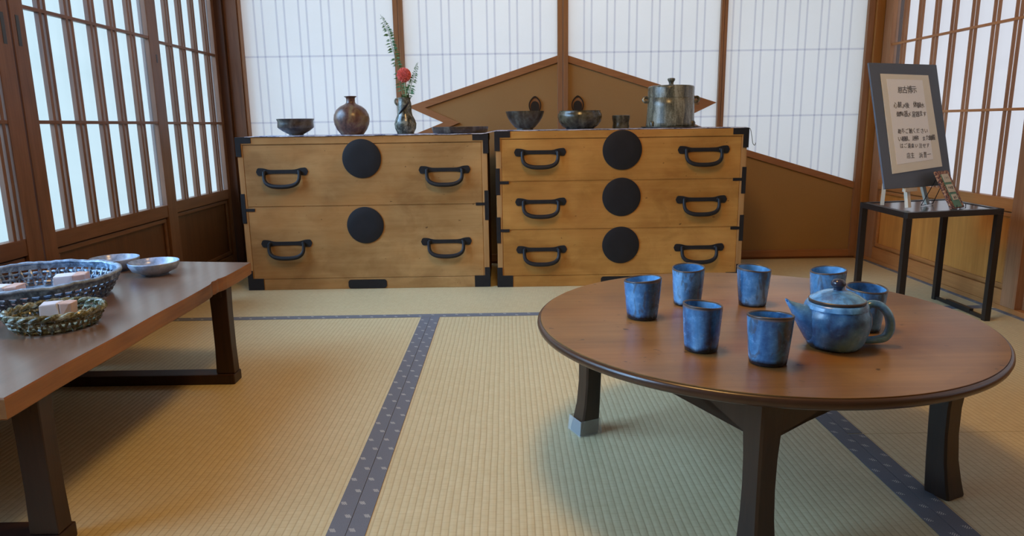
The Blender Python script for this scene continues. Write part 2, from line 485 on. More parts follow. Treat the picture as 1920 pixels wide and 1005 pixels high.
m3 = mat_piece(.745, XR-.002, 1.429, 2.444, TATAMI_Y); strip(m3, .745, .745+HB, 1.431, 2.443, 'Y'); strip(m3, XR-.04, XR-.004, 1.431, 2.443, 'Y')
m4 = mat_piece(.745, XR-.002, YF, 1.429, TATAMI_Y); strip(m4, .745, .745+HB, YF+.01, 1.427, 'Y'); strip(m4, XR-.04, XR-.004, YF+.01, 1.427, 'Y')
m5 = mat_piece(XL, .745, 2.444, YB+.0, TATAMI_X); strip(m5, XL+.05, .744, 2.445, 2.485, 'X')
m6 = mat_piece(.745, XR-.002, 2.444, YB+.0, TATAMI_X); strip(m6, .746, XR-.042, 2.445, 2.485, 'X'); strip(m6, XR-.04, XR-.004, 2.486, 3.38, 'Y')

tag(boxobj('ceiling', (XL-.1, XR+.1, YF-.1, YB+.15, ZC, ZC+.05), W_CEIL), 'wooden ceiling above the room', 'ceiling', kind='structure')
tag(boxobj('wall_front', (XL-.1, XR+.1, YF-.1, YF, -.06, ZC), PLASTER), 'plain plaster wall behind the camera', 'wall', kind='structure')
tag(boxobj('wall_back', (XL-.1, XR+.1, YB-.02, YB+.1, 1.80, ZC), PLASTER), 'plaster wall strip above the back paper screens', 'wall', kind='structure')
bmw = new_bm(); add_box(bmw, XL-.12, XL+.03, YF, YB, 1.80, ZC); add_box(bmw, XL-.12, XL+.03, YF, .37, -.012, 1.80)
tag(obj('wall_left', bmw, PLASTER), 'plaster wall around the left lattice doors', 'wall', kind='structure')
bmw = new_bm(); add_box(bmw, XR-.012, XR+.12, YF, YB, 1.80, ZC); add_box(bmw, XR-.012, XR+.12, YF, .37, -.012, 1.80)
tag(obj('wall_right', bmw, PLASTER), 'plaster wall around the right lattice doors', 'wall', kind='structure')
# corner posts
t = thing('trim_1', 'dark brown wooden corner post beside the left lattice doors', 'post', kind='structure')
boxobj('post', (-1.372, -1.300, 3.398, 3.52, -.01, 1.80), W_POST_D, t)
boxobj('post_facing', (-1.299, -1.238, 3.415, 3.50, -.01, 1.80), W_DOOR_L, t)
t = thing('trim_2', 'amber wooden corner post beside the right lattice doors', 'post', kind='structure')
boxobj('post', (1.738, 1.776, 3.405, 3.50, -.01, 1.80), W_POST_O, t)
boxobj('post_facing', (1.777, 1.86, 3.40, 3.50, -.01, 1.80), W_POST_D, t)
# sills
tag(boxobj('trim_3', (-1.40, -1.298, .37, 3.394, -.011, .022), W_DOOR_LH), 'wooden sill under the left lattice doors', 'sill', kind='structure')
tag(boxobj('trim_4', (1.772, 1.86, .37, 3.399, -.011, .018), W_DOOR_RH), 'wooden sill under the right lattice doors', 'sill', kind='structure')
tag(boxobj('trim_5', (-1.237, 1.737, 3.435, 3.50, -.011, .012), W_SHOJI_H), 'wooden sill under the back paper screens', 'sill', kind='structure')

# ------------------------------------------------------------------ lattice sliding doors on the side walls
def lattice_door(name, label, xg, s, y0, y1, pairs, st0, st1, wv, wh, wp, glass, z0=.022, ztop=1.80, lat=.395, rails=(.705, 1.012, 1.32, 1.62), pitch=.024, bw=.0115, bd=.0150, pulls=(), meeting=False):
    """glass plane at x=xg, room side towards s (+1 / -1)"""
    t = thing(name, label, 'sliding door', kind='structure')
    def xr(a, b): return (min(xg+s*a, xg+s*b), max(xg+s*a, xg+s*b))
    F = .018; Bk = -.014
    boxobj('stile', (*xr(Bk, F), y0, y0+st0, z0, ztop), wv, t, .002)
    boxobj('stile', (*xr(Bk, F), y1-st1, y1, z0, ztop), wv, t, .002)
    a, b = y0+st0, y1-st1
    boxobj('rail', (*xr(Bk, F-.002), a, b, lat-.046, lat), wh, t, .002)
    boxobj('rail', (*xr(Bk, F-.002), a, b, ztop-.05, ztop), wh, t, .002)
    boxobj('rail', (*xr(Bk, F-.002), a, b, z0, z0+.055), wh, t, .002)
    boxobj('lower_panel', (*xr(-.006, 0.0), a, b, z0+.055, lat-.046), wp, t, 0)
    # raised moulding around the lower panel
    bm = new_bm(); mw = .016; A, B, C, D = a+.004, b-.004, z0+.059, lat-.050
    x_ = xr(0.0001, .009)
    add_box(bm, *x_, A, B, D-mw, D, bev=.003); add_box(bm, *x_, A, B, C, C+mw, bev=.003)
    add_box(bm, *x_, A, A+mw, C+mw, D-mw, bev=.003); add_box(bm, *x_, B-mw, B, C+mw, D-mw, bev=.003)
    obj('panel_moulding', bm, wh, t)
    bm = new_bm(); add_box(bm, *xr(-.003, 0), a, b, lat, ztop-.05)
    obj('glass_pane', bm, glass, t)
    bm = new_bm()
    for yc in pairs:
        for q in (-.5, .5):
            yy = yc + q*pitch
            add_box(bm, *xr(.001, .001+bd), yy-bw/2, yy+bw/2, lat-.001, ztop-.049, bev=.0015)
    obj('lattice_bars', bm, wv, t)
    bm = new_bm()
    for zr in rails: add_box(bm, *xr(.0005, .0015+bd), a-.001, b+.001, zr-.005, zr+.005, bev=.0012)
    obj('lattice_crossbars', bm, wh, t)
    for (ya, yb, za, zb) in pulls:
        bm = new_bm(); add_box(bm, *xr(F-.0015, F+.0008), ya, yb, za, zb, bev=.0006)
        obj('finger_pull', bm, S_DARKB, t)
    return t
# left wall, from far to near
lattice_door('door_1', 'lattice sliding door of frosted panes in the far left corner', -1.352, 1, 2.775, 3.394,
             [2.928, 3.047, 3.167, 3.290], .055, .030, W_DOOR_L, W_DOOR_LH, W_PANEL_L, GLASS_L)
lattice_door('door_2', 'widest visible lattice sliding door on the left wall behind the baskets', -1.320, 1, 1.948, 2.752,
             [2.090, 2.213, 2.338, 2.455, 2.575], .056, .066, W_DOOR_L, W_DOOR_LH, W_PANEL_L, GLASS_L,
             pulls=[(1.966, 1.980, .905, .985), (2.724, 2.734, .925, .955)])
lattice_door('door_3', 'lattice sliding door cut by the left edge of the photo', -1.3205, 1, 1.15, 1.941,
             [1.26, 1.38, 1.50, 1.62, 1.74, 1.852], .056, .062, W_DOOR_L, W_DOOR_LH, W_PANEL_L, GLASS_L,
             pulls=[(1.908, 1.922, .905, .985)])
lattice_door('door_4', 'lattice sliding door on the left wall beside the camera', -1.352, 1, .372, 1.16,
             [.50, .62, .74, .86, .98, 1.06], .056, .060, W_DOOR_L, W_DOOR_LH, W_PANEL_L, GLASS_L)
# right wall
RP = [3.240, 3.124, 3.006, 2.889, 2.765, 2.642, 2.527]
lattice_door('door_5', 'lattice sliding door on the right wall behind the black stand', 1.79, -1, 2.352, 3.398,
             RP, .072, .070, W_DOOR_R, W_DOOR_RH, W_PANEL_R, GLASS_R, z0=.018, lat=.400, rails=(.708, 1.016, 1.32, 1.62), bw=.0085, bd=.010)
lattice_door('door_6', 'lattice sliding door cut by the right edge of the photo', 1.818, -1, 1.37, 2.366,
             [1.55+.12*i for i in range(7)], .06, .06, W_DOOR_R, W_DOOR_RH, W_PANEL_R, GLASS_R, z0=.018, lat=.400)
lattice_door('door_7', 'lattice sliding door on the right wall beside the camera', 1.79, -1, .372, 1.38,
             [.5+.12*i for i in range(7)], .06, .06, W_DOOR_R, W_DOOR_RH, W_PANEL_R, GLASS_R, z0=.018, lat=.400)

# ------------------------------------------------------------------ paper screens along the back wall
PB = YB                                                       # room face of the paper
def clip_above(x0, x1, outline, ztop):
    """paper outline above a board outline"""
    return [(x0, ztop)] + outline + [(x1, ztop)]
def zone_z(outline, x):
    """highest board height at x and the covered spans"""
    zs = []
    for (xa, za), (xb, zb) in zip(outline, outline[1:]):
        if min(xa, xb) <= x <= max(xa, xb) and abs(xa-xb) > 1e-6: zs.append(za + (zb-za)*(x-xa)/(xb-xa))
    return sorted(zs, reverse=True)
def strip_path(bm, outline, width, y0, y1, pl):
    """wooden strip lying just inside (below) a zigzag outline, mitred"""
    P = [Vector((x, z)) for x, z in outline]
    inner = []
    for i, p in enumerate(P):
        d1 = (P[i]-P[i-1]).normalized() if i > 0 else None
        d2 = (P[i+1]-P[i]).normalized() if i < len(P)-1 else None
        n1 = Vector((d1.y, -d1.x)) if d1 else None
        n2 = Vector((d2.y, -d2.x)) if d2 else None
        if n1 is None: inner.append(p + n2*width/abs(n2.y)*0 + Vector((0, -width/abs(n2.y))))
        elif n2 is None: inner.append(p + Vector((0, -width/abs(n1.y))))
        else:
            m = (n1+n2); m.normalize(); k = width/max(.25, m.dot(n1)); inner.append(p + m*k)
    for i in range(len(P)-1):
        add_prism(bm, [(P[i].x, P[i].y), (P[i+1].x, P[i+1].y), (inner[i+1].x, inner[i+1].y), (inner[i].x, inner[i].y)],
                  lambda u, v, tt: (u, tt, v), y0, y1)
def shoji(name, label, x0, x1, sl, sr, outline, bars, rails, handle=None, ztop=1.80, gap=False):
    """outline runs left to right (x, z): paper above it, ochre board below it"""
    t = thing(name, label, 'paper screen', kind='structure')
    boxobj('stile', (x0, x0+sl, PB-.020, PB+.012, .012, ztop), W_SHOJI, t, .0015)
    boxobj('stile', (x1-sr, x1, PB-.020, PB+.012, .012, ztop), W_SHOJI, t, .0015)
    a, b = x0+sl, x1-sr
    boxobj('rail', (a, b, PB-.018, PB+.012, ztop-.04, ztop), W_SHOJI_H, t)
    boxobj('rail', (a, b, PB-.018, PB+.012, .012, .046), W_SHOJI_H, t)
    zt = ztop-.04
    if len(outline) == 2:
        pp = [[(a, zt)] + outline + [(b, zt)]]; bp = [[(a, .046)] + outline + [(b, .046)]]
    else:
        flip = outline[0][1] > .9                                # peak on the left: mirror of the other screen
        (xe, ze), (xa, za), (xt, zt_), (xp, zp) = outline[::-1] if flip else outline
        ea, eb = (b, a) if flip else (a, b)
        pp = [[(ea, zt), (ea, zt_-.0), (xt, zt_), (xp, zp), (eb, zt)], [(ea, ze), (xa, za), (xt, zt_), (ea, zt_)]]
        bp = [[(ea, .046), (xe, ze), (xa, za), (eb, za), (eb, .046)], [(xa, za), (xt, zt_), (xp, zp), (eb, za)]]
    bm = new_bm()
    for q in pp: add_prism(bm, q, lambda u, v, tt: (u, tt, v), PB, PB+.0008)
    obj('paper', bm, PAPER, t)
    bm = new_bm()
    for q in bp: add_prism(bm, q, lambda u, v, tt: (u, tt, v), PB-.004, PB-.001)
    obj('lower_board', bm, OCHRE, t)
    bm = new_bm(); strip_path(bm, outline, .030, PB-.014, PB-.0045, None)
    obj('zigzag_moulding', bm, W_SHOJI_H, t)
    # thin muntins as tinted strips on the paper, backlit shade put into the colour
    bm = new_bm()
    def seg_above(xc):
        zs = zone_z(outline, xc)
        out = [(zs[0], ztop-.04)] if zs else [(.046, ztop-.04)]
        if len(zs) == 3: out.append((zs[2], zs[1]))
        return out
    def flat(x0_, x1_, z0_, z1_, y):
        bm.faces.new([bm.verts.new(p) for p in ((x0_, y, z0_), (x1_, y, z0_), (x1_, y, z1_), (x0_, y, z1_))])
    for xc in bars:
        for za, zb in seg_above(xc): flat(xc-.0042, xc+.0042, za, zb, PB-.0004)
    xs = sorted(set([a, b] + [a+(b-a)*i/200 for i in range(201)]))
    for zr in rails:
        run = None
        for x in xs:
            zs = zone_z(outline, x)
            ok = (not zs) or zr > zs[0] or (len(zs) == 3 and zs[2] < zr < zs[1])
            if ok and run is None: run = x
            if (not ok or x == xs[-1]) and run is not None:
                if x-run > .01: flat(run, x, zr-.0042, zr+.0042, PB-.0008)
                run = None
    obj('muntin_shade_strips', bm, MUNTIN_SHADE, t)
    if handle is not None:
        hx, hz = handle
        rw, rh = .030, .042
        def arch(k, n=28):
            return [(hx + k*rw*math.sin(2*PI*i/n)*(1 - .35*max(0, math.cos(2*PI*i/n))**2),
                     hz + k*rh*math.cos(2*PI*i/n)) for i in range(n)]
        bm = new_bm()
        A, B = arch(1.0), arch(.84)
        pl = lambda u, v, tt: (u, tt, v)
        for i in range(len(A)):
            j = (i+1) % len(A)
            add_prism(bm, [A[i], A[j], B[j], B[i]], pl, PB-.011, PB-.004)
        hnd = obj('door_pull', bm, BLACK_STEEL, t)
        bm = new_bm()
        add_prism(bm, [(hx+.021*math.cos(2*PI*i/32), hz-.008+.026*math.sin(2*PI*i/32)) for i in range(32)], pl, PB-.0095, PB-.004)
        obj('finger_recess', bm, S_DARKB, hnd)
        bm = new_bm()
        add_prism(bm, arch(.85), pl, PB-.0052, PB-.0041)
        obj('pull_plate', bm, W_SHOJI, hnd)
    return t
BARS1 = [-1.166, -1.129, -1.062, -1.025, -.958, -.921, -.853, -.816, -.745, -.708, -.641, -.604]
BARS2 = [-.397, -.362, -.293, -.257, -.186, -.150, -.080, -.044, .026, .062, .134, .170]
BARS3 = [.376, .411, .484, .520, .588, .624, .695, .731, .801, .836, .907, .943]
BARS4 = [1.077, 1.112, 1.180, 1.216, 1.284, 1.320, 1.390, 1.425, 1.493, 1.528, 1.597, 1.634]
RZ = (.704, 1.009, 1.314, 1.62)
shoji('window_1', 'white paper screen above the left chest, left of the flower vase', -1.237, -.4955, .012, .022,
      [(-1.225, .370), (-.5175, .580)], BARS1, RZ)
shoji('window_2', 'paper screen with zigzag ochre board just right of the flower vase', -.494, .274, .022, .024,
      [(-.472, .628), (-.300, .694), (-.468, .770), (.250, .996)], BARS2, RZ, (.142, .770))
shoji('window_3', 'paper screen with zigzag ochre board behind the lidded pot', .276, 1.031, .024, .014,
      [(.300, .996), (1.013, .770), (.850, .694), (1.017, .628)], BARS3, RZ, (.347, .770))
shoji('window_4', 'rightmost paper screen with slanting ochre board beside the black stand', 1.033, 1.737, .014, .030,
      [(1.047, .582), (1.707, .382)], BARS4, RZ)

# ------------------------------------------------------------------ drawer chests
def round_rect(cx, cz, hw, hh, r, n=6):
    pts = []
    for sx_, sz_, a0 in ((1, 1, 0), (-1, 1, 90), (-1, -1, 180), (1, -1, 270)):
        for i in range(n+1):
            a = math.radians(a0 + 90*i/n)
            pts.append((cx+sx_*(hw-r)+r*math.cos(a), cz+sz_*(hh-r)+r*math.sin(a)))
    return pts
def handle_on(parent, cx, cz, yf):
    """black iron back plate with lobed ends and a hanging bail"""
    up, dnn = [], []
    for i in range(41):
        x = -.107 + .214*i/40
        k = abs(x)/.107
        h = .0078 + .0082*(1/(1+math.exp(-(k-.62)*16)))
        endr = .107-abs(x)
        if endr < .016: h = min(h, math.sqrt(max(0, .016**2-(.016-endr)**2))+.0010)
        up.append((cx+x, cz+h)); dnn.append((cx+x, cz-h))
    bm = new_bm(); add_prism(bm, up[::-1]+dnn, lambda u, v, t: (u, t, v), yf-.0035, yf)
    bm2 = bm
    for q in (-.070, .070): add_lathe(bm2, [(0, .006), (.005, .005), (.0075, .001), (.0075, -.002)], 14, M=Matrix.Translation((cx+q, yf-.0035, cz))@Matrix.Rotation(PI/2, 4, 'X'))
    pl = obj('handle_plate', bm2, IRON, parent)
    pts = []
    for i in range(29):
        a = PI*i/28
        x = -.073*math.copysign(abs(math.cos(a))**.80, math.cos(a)); s_ = math.sin(a)
        pts.append((cx+x*(1+.05*s_), yf-.008-.016*s_**.7, cz+.002-.063*s_**.52))
    bm = new_bm(); add_tube(bm, pts, [.0066+.0026*math.sin(PI*i/28) for i in range(29)], 10, flat=(1.0, 1.0))
    obj('bail', bm, IRON, pl, True)
def chest(name, label, x0, x1, yf, depth, ztop, drawers, discs, handles, mat, mids, base_plate, tilt=0.0):
    cx = (x0+x1)/2
    t = thing(name, label, 'chest of drawers', (cx, yf+depth/2, 0))
    W = (x1-x0)/2; F = -depth/2; Bk = depth/2
    sd = .022; tp = .030; bz = .046
    bm = new_bm()
    add_box(bm, -W, -W+sd, F, Bk, 0, ztop-tp, bev=.001); add_box(bm, W-sd, W, F, Bk, 0, ztop-tp, bev=.001)
    add_box(bm, -W, W, Bk-.012, Bk-.001, .001, ztop-tp, bev=0)
    obj('side_boards', bm, W_CHEST_V, t)
    boxobj('top_board', (-W-.003, W+.003, F-.002, Bk, ztop-tp, ztop), mat, t, .002)
    boxobj('base_board', (-W+sd+.0005, W-sd-.0005, F-.001, Bk-.015, 0, bz), mat, t, .0015)
    boxobj('inner_carcass', (-W+sd, W-sd, F+.0025, Bk-.015, bz, ztop-tp-.0005), mat, t, 0)
    dr = []
    for i, (za, zb) in enumerate(drawers):
        dr.append(boxobj('drawer', (-W+sd+.002, W-sd-.002, F+.0005, F+.0022, za+.0012, zb-.0012), mat, t, .0015))
    for dz, rad, k in discs:
        bm = new_bm()
        add_lathe(bm, [(0, .0042), (rad*.5, .0040), (rad*.94, .0030), (rad, .0015), (rad, -.001)], 64, M=Matrix.Translation((discx - cx, F-.0015, dz))@Matrix.Rotation(PI/2, 4, 'X'))
        obj('lock_plate', bm, IRON_DISC, dr[k], True)
    for hx, hz, k in handles: handle_on(dr[k], hx-cx, hz, F+.0005)
    # iron corner fittings wrapping the edges
    e = .0022
    def ell(name_, boxes):
        bm = new_bm()
        for b in boxes: add_box(bm, *b, bev=.0006)
        obj(name_, bm, IRON, t)
    for s in (-1, 1):
        a = lambda u0, u1: (min(s*(W+e-u0), s*(W+e-u1)), max(s*(W+e-u0), s*(W+e-u1)))
        ell('corner_fitting', [(*a(-.003, .062), F-.002-e, F-.0005, ztop-.024, ztop+.0008), (*a(-.003, .019), F-e-.002, F-.0002, ztop-.078, ztop-.024),
                               (*a(-.003, .0005), F-.001, F+.05, ztop-.078, ztop+.0008), (*a(-.003, .062), F, F+.05, ztop-.0002, ztop+.0012)])
        ell('corner_fitting', [(*a(-.0005, .066), F-.001-e, F+.0004, .0005, .050), (*a(-.0005, .022), F-e-.001, F+.0004, .05, .085), (*a(-.0005, .0012), F-.001, F+.05, .0005, .085)])
        for zc, hh, zs in mids[0 if s < 0 else 1]:
            ell('edge_fitting', [(*a(-.0005, .017), F-e, F+.0004, zc-hh, zc+hh), (*a(-.0005, .0012), F-.0005, F+.03, zc-hh, zc+hh),
                                 (*a(.015, .054), F-e, F+.0008, zs-.006, zs+.006)])
    if base_plate:
        bm = new_bm(); add_prism(bm, round_rect(base_plate[0]-cx, .021, .082, .019, .012), lambda u, v, q: (u, q, v), F-.0035, F-.0005)
        obj('base_plate', bm, IRON, t)
    return t
discx = -.596
chest('chest_of_drawers', 'wooden two drawer chest with black iron discs, left of the pair', -1.106, -.078, 2.918, .42, .643,
      [(.047, .354), (.357, .611)], [(.274, .077, 0), (.551, .080, 1)],
      [(-.928, .502, 1), (-.932, .201, 0), (-.256, .501, 1), (-.258, .200, 0)], W_CHEST,
      [[(.350, .062, .344)], [(.350, .062, .356)]], (-.600, 0))
discx = .478
chest('chest_of_drawers', 'wooden three drawer chest with black iron discs, right of the pair', -.042, .992, 2.905, .42, .652,
      [(.047, .243), (.246, .445), (.448, .620)], [(.175, .078, 0), (.378, .080, 1), (.571, .081, 2)],
      [(.140, .567, 2), (.142, .363, 1), (.144, .161, 0), (.814, .568, 2), (.812, .363, 1), (.810, .160, 0)], W_CHEST_R,
      [[(.448, .055, .444), (.245, .055, .243)], [(.440, .055, .444), (.240, .055, .240)]], (.478, 0))

# long cloth runner lying over both chests
def runner():
    a = NB('patterned_white_blue_cloth')
    n = a.noise(a.obj((1, 1, 1)), 26, 3, .6); n2 = a.noise(a.obj((60, 18, 10)), 1, 2)
    c = a.ramp(a.math('ADD', a.math('MULTIPLY', n, .5), a.math('MULTIPLY', n2, .5)), [(.40, (.10, .11, .20)), (.50, (.42, .42, .50)), (.58, (.62, .62, .68))])
    m = a.fin(c, .85, 0, .2)
    bm = new_bm(); xs = [-1.07+2.06*i/160 for i in range(161)]; ys = [2.912+.36*j/10 for j in range(11)]
    def z(x, y):
        k = min(1, max(0, (x+.100)/.068)); k = k*k*(3-2*k)
        return .6456 + .0100*k + .0006*math.sin(x*37+y*9)*(1 if abs(x+.06) > .05 else 0) + .0007
    top = [[bm.verts.new((x, y, z(x, y))) for y in ys] for x in xs]
    bot = [[bm.verts.new((x, y, z(x, y)-.0026)) for y in ys] for x in xs]
    for i in range(160):
        for j in range(10):
            bm.faces.new((top[i][j], top[i+1][j], top[i+1][j+1], top[i][j+1]))
            bm.faces.new((bot[i][j], bot[i][j+1], bot[i+1][j+1], bot[i+1][j]))
        bm.faces.new((top[i][0], bot[i][0], bot[i+1][0], top[i+1][0])); bm.faces.new((top[i][10], top[i+1][10], bot[i+1][10], bot[i][10]))
    for i in (0, 160):
        for j in range(10): bm.faces.new((top[i][j], top[i][j+1], bot[i][j+1], bot[i][j]))
    tag(obj('table_runner', bm, m, None, True), 'long patterned white and blue cloth laid over both chests', 'cloth')
runner()
ZL, ZR, YI = .6472, .6572, 3.08

# ------------------------------------------------------------------ pottery on the chests
def lathe_thing(name, label, cat, prof, loc, mat, seg=64, wob=None, group=None):
    bm = new_bm(); add_lathe(bm, prof, seg, wob=wob)
    o = obj(name, bm, mat, None, True, 50); o.location = loc
    return tag(o, label, cat, group)
lathe_thing('bowl', 'brown bowl with flared lip and pointed base, leftmost on the left chest', 'bowl',
            [(0, 0), (.031, 0), (.031, .005), (.036, .007), (.056, .018), (.0725, .030), (.0760, .034), (.0752, .050), (.0745, .058), (.0790, .0690), (.0772, .070), (.0725, .060), (.072, .046), (.066, .034), (.045, .020), (0, .013)],
            (-.905, YI, ZL), S_BOWL)
lathe_thing('vase', 'round brown bottle vase with a short narrow neck', 'vase',
            [(0, 0), (.048, 0), (.0505, .004), (.064, .022), (.0735, .044), (.0765, .064), (.0735, .084), (.063, .104), (.047, .118), (.030, .126), (.0215, .131), (.0190, .137), (.0185, .150), (.0205, .155), (.0265, .1585), (.0265, .161), (.022, .1615), (.0165, .156), (.015, .135), (0, .13)],
            (-.663, YI, ZL), S_BROWN)
fvx = -.433
def fv_w(p, a):
    k = math.sin(p.z*48 + a)*.0022
    return Vector((p.x*(1+k*8), p.y*(1+k*8), p.z))
t = thing('vase', 'dark green twisted flower vase holding a pink flower and fern', 'vase', (fvx, YI, ZL))
bm = new_bm()
add_lathe(bm, [(0, 0), (.036, 0), (.037, .006), (.045, .022), (.0475, .042), (.042, .060), (.033, .078), (.030, .095), (.0305, .112), (.0285, .130), (.025, .142), (.0265, .152), (.023, .153), (.020, .142), (.024, .12), (.024, .09), (.030, .05), (0, .012)], 56, wob=fv_w)
obj('vase_body', bm, S_VASE, t, True, 60)
bm = new_bm()
def surf(a, z, k=1.0):
    tab = [(.0, .037), (.042, .0475), (.078, .033), (.112, .0305), (.153, .0265)]
    for (za, ra), (zb, rb) in zip(tab, tab[1:]):
        if za <= z <= zb: r = ra+(rb-ra)*(z-za)/(zb-za); break
    return Vector((r*k*math.cos(a), r*k*math.sin(a), z))
add_tube(bm, [surf(math.radians(-128+i*7.5), .084+i*.0042, 1.0) for i in range(12)], [.0025+.0055*math.sin(PI*(i+.4)/12) for i in range(12)], 10, flat=(1, .55))
obj('twist_groove', bm, S_DARKB, t, True)
bm = new_bm(); add_tube(bm, smooth_pts([(-.026, -.004, .118), (-.037, -.006, .130), (-.036, -.006, .144), (-.027, -.004, .148)], 5), .0045, 8)
obj('ear', bm, S_VASE, t, True)

GREEN = plain('fern_green', (.055, .16, .055), .55, 0, .35, .4, 90)
GREEN_D = plain('dark_leaf_green', (.030, .085, .035), .5, 0, .35, .4, 90)
STEM = plain('pale_stem_green', (.30, .42, .24), .5, 0, .3, .2, 60)
def px(u, v): return (-.43 + (u-758)*.00214, .894 + (140-v)*.00217)
def frond(name, label, pts, lenf, sidedness, mat=GREEN, n=44, seed=1):
    rnd = random.Random(seed)
    P = smooth_pts([(x, YI + dy, z) for x, z, dy in pts], 16)
    root = P[0]
    t = thing(name, label, 'fern', root)
    L = [p-root for p in P]
    bm = new_bm(); add_tube(bm, L, [.0016-.0011*i/len(L) for i in range(len(L))], 6)
    obj('stem', bm, mat, t, True)
    bm = new_bm()
    for i in range(n):
        f = .14 + .84*i/n; k = f*(len(L)-1); i0 = int(k); p = L[i0].lerp(L[min(i0+1, len(L)-1)], k-i0)
        tan = (L[min(i0+1, len(L)-1)]-L[max(i0-1, 0)]).normalized()
        ln = lenf(f)
        for s in (-1, 1):
            if rnd.random() > (sidedness[0] if s < 0 else sidedness[1]): continue
            side = Vector((0, -1, 0)).cross(tan)*s
            d = (side*1.0 + tan*.25 + Vector((0, rnd.uniform(-.5, .5), rnd.uniform(-.35, .05)))).normalized()
            l = ln*rnd.uniform(.75, 1.15); wd = l*.085+.0005
            q = d.cross(Vector((0, 1, 0))).normalized()
            mid = p + d*l*.5 + Vector((0, 0, -l*.04)); tip = p + d*l + Vector((0, 0, -l*.18)); th = Vector((0, .0004, 0))
            A = [p, mid+q*wd, tip, mid-q*wd]
            va = [bm.verts.new(x-th) for x in A]; vb = [bm.verts.new(x+th) for x in A]
            bm.faces.new(va); bm.faces.new(vb[::-1])
            for j in range(4): bm.faces.new((va[j], vb[j], vb[(j+1) % 4], va[(j+1) % 4]))
    obj('leaflets', bm, mat, t)
    return t
q = [px(759, 196), px(751, 160), px(746, 122), px(738, 88), px(731, 58), px(718, 28)]
frond('fern_frond', 'tall green fern frond rising from the flower vase', [(*q[0], 0), (*q[1], .002), (*q[2], .0), (*q[3], -.004), (*q[4], -.006), (*q[5], -.01)],
      lambda f: .026*math.sin(PI*min(1, (1-f)*1.15+.04))**.7 if f > .5 else .024, (.9, .5), n=78, seed=3)
q = [px(762, 196), px(768, 172), px(778, 145), px(788, 117)]
frond('fern_frond', 'short green fern frond leaning right in the flower vase', [(*q[0], 0), (*q[1], -.006), (*q[2], -.010), (*q[3], -.012)],
      lambda f: .030*(1.08-f)**.7, (.55, .95), n=50, seed=5)
# leafy sprig at the mouth
t = thing('leaf_sprig', 'small dark leaves around the mouth of the flower vase', 'leaves', (fvx, YI, ZL+.150))
bm = new_bm(); rnd = random.Random(4)
for i in range(26):
    a = rnd.uniform(0, 2*PI); el = rnd.uniform(.35, 1.35); l = rnd.uniform(.018, .042)
    d = Vector((math.cos(a)*math.cos(el), math.sin(a)*math.cos(el)*.7, math.sin(el)))
    p0 = Vector((math.cos(a)*.006, math.sin(a)*.006, -.012)); s = d.cross(Vector((0, 0, 1))).normalized()*l*.16
    if rnd.random() < .3: p0.x += .012
    A = [p0, p0+d*l*.5+s, p0+d*l, p0+d*l*.5-s]; th = Vector((0, .0004, 0))
    va = [bm.verts.new(x-th) for x in A]; vb = [bm.verts.new(x+th) for x in A]
    bm.faces.new(va); bm.faces.new(vb[::-1])
    for j in range(4): bm.faces.new((va[j], vb[j], vb[(j+1) % 4], va[(j+1) % 4]))
obj('leaves', bm, GREEN_D, t)
# pink pompon flower
fx, fz = px(758, 141)
t = thing('flower', 'round salmon pink pompon flower in the dark vase', 'flower', (fx+.002, YI-.012, ZL+.13))
hz = fz-(ZL+.13)
bm = new_bm(); add_tube(bm, smooth_pts([(0.002, .012, -.01), (.005, .004, .03), (0, 0, hz-.012)], 6), .0022, 8)
obj('stem', bm, STEM, t, True)
PINK = plain('salmon_petals', (.80, .22, .20), .6, 0, .2, .18, 120)
PINK_D = plain('deep_pink_centre', (.45, .07, .07), .6, 0, .2, .2, 120)
bm = new_bm(); ga = PI*(3-math.sqrt(5)); N = 190; hub = Vector((0, 0, hz))
fdir = Vector((0, -1, .15)).normalized(); rot = Vector((0, 0, 1)).rotation_difference(fdir)
for i in range(N):
    ct = 1-1.35*(i+.5)/N; st = math.sqrt(max(0, 1-ct*ct)); a = i*ga
    d = rot @ Vector((st*math.cos(a), st*math.sin(a), ct))
    R_ = .031*(.62+.38*st) ; s = d.orthogonal().normalized(); s.rotate(Matrix.Rotation(i*1.3, 3, d)); u = d.cross(s)
    wd = .0042
    base = hub + d*R_*.35; tip = hub + d*R_
    A = [base, base.lerp(tip, .6)+s*wd, tip+s*wd*.5, tip-s*wd*.5, base.lerp(tip, .6)-s*wd]; th = u*.0004
    va = [bm.verts.new(x-th) for x in A]; vb = [bm.verts.new(x+th) for x in A]
    bm.faces.new(va); bm.faces.new(vb[::-1])
    for j in range(5): bm.faces.new((va[j], vb[j], vb[(j+1) % 5], va[(j+1) % 5]))
obj('petals', bm, PINK, t)
bm = new_bm(); bmesh.ops.create_icosphere(bm, subdivisions=2, radius=.010, matrix=Matrix.Translation(hub+fdir*.010)); obj('flower_centre', bm, PINK_D, t, True)

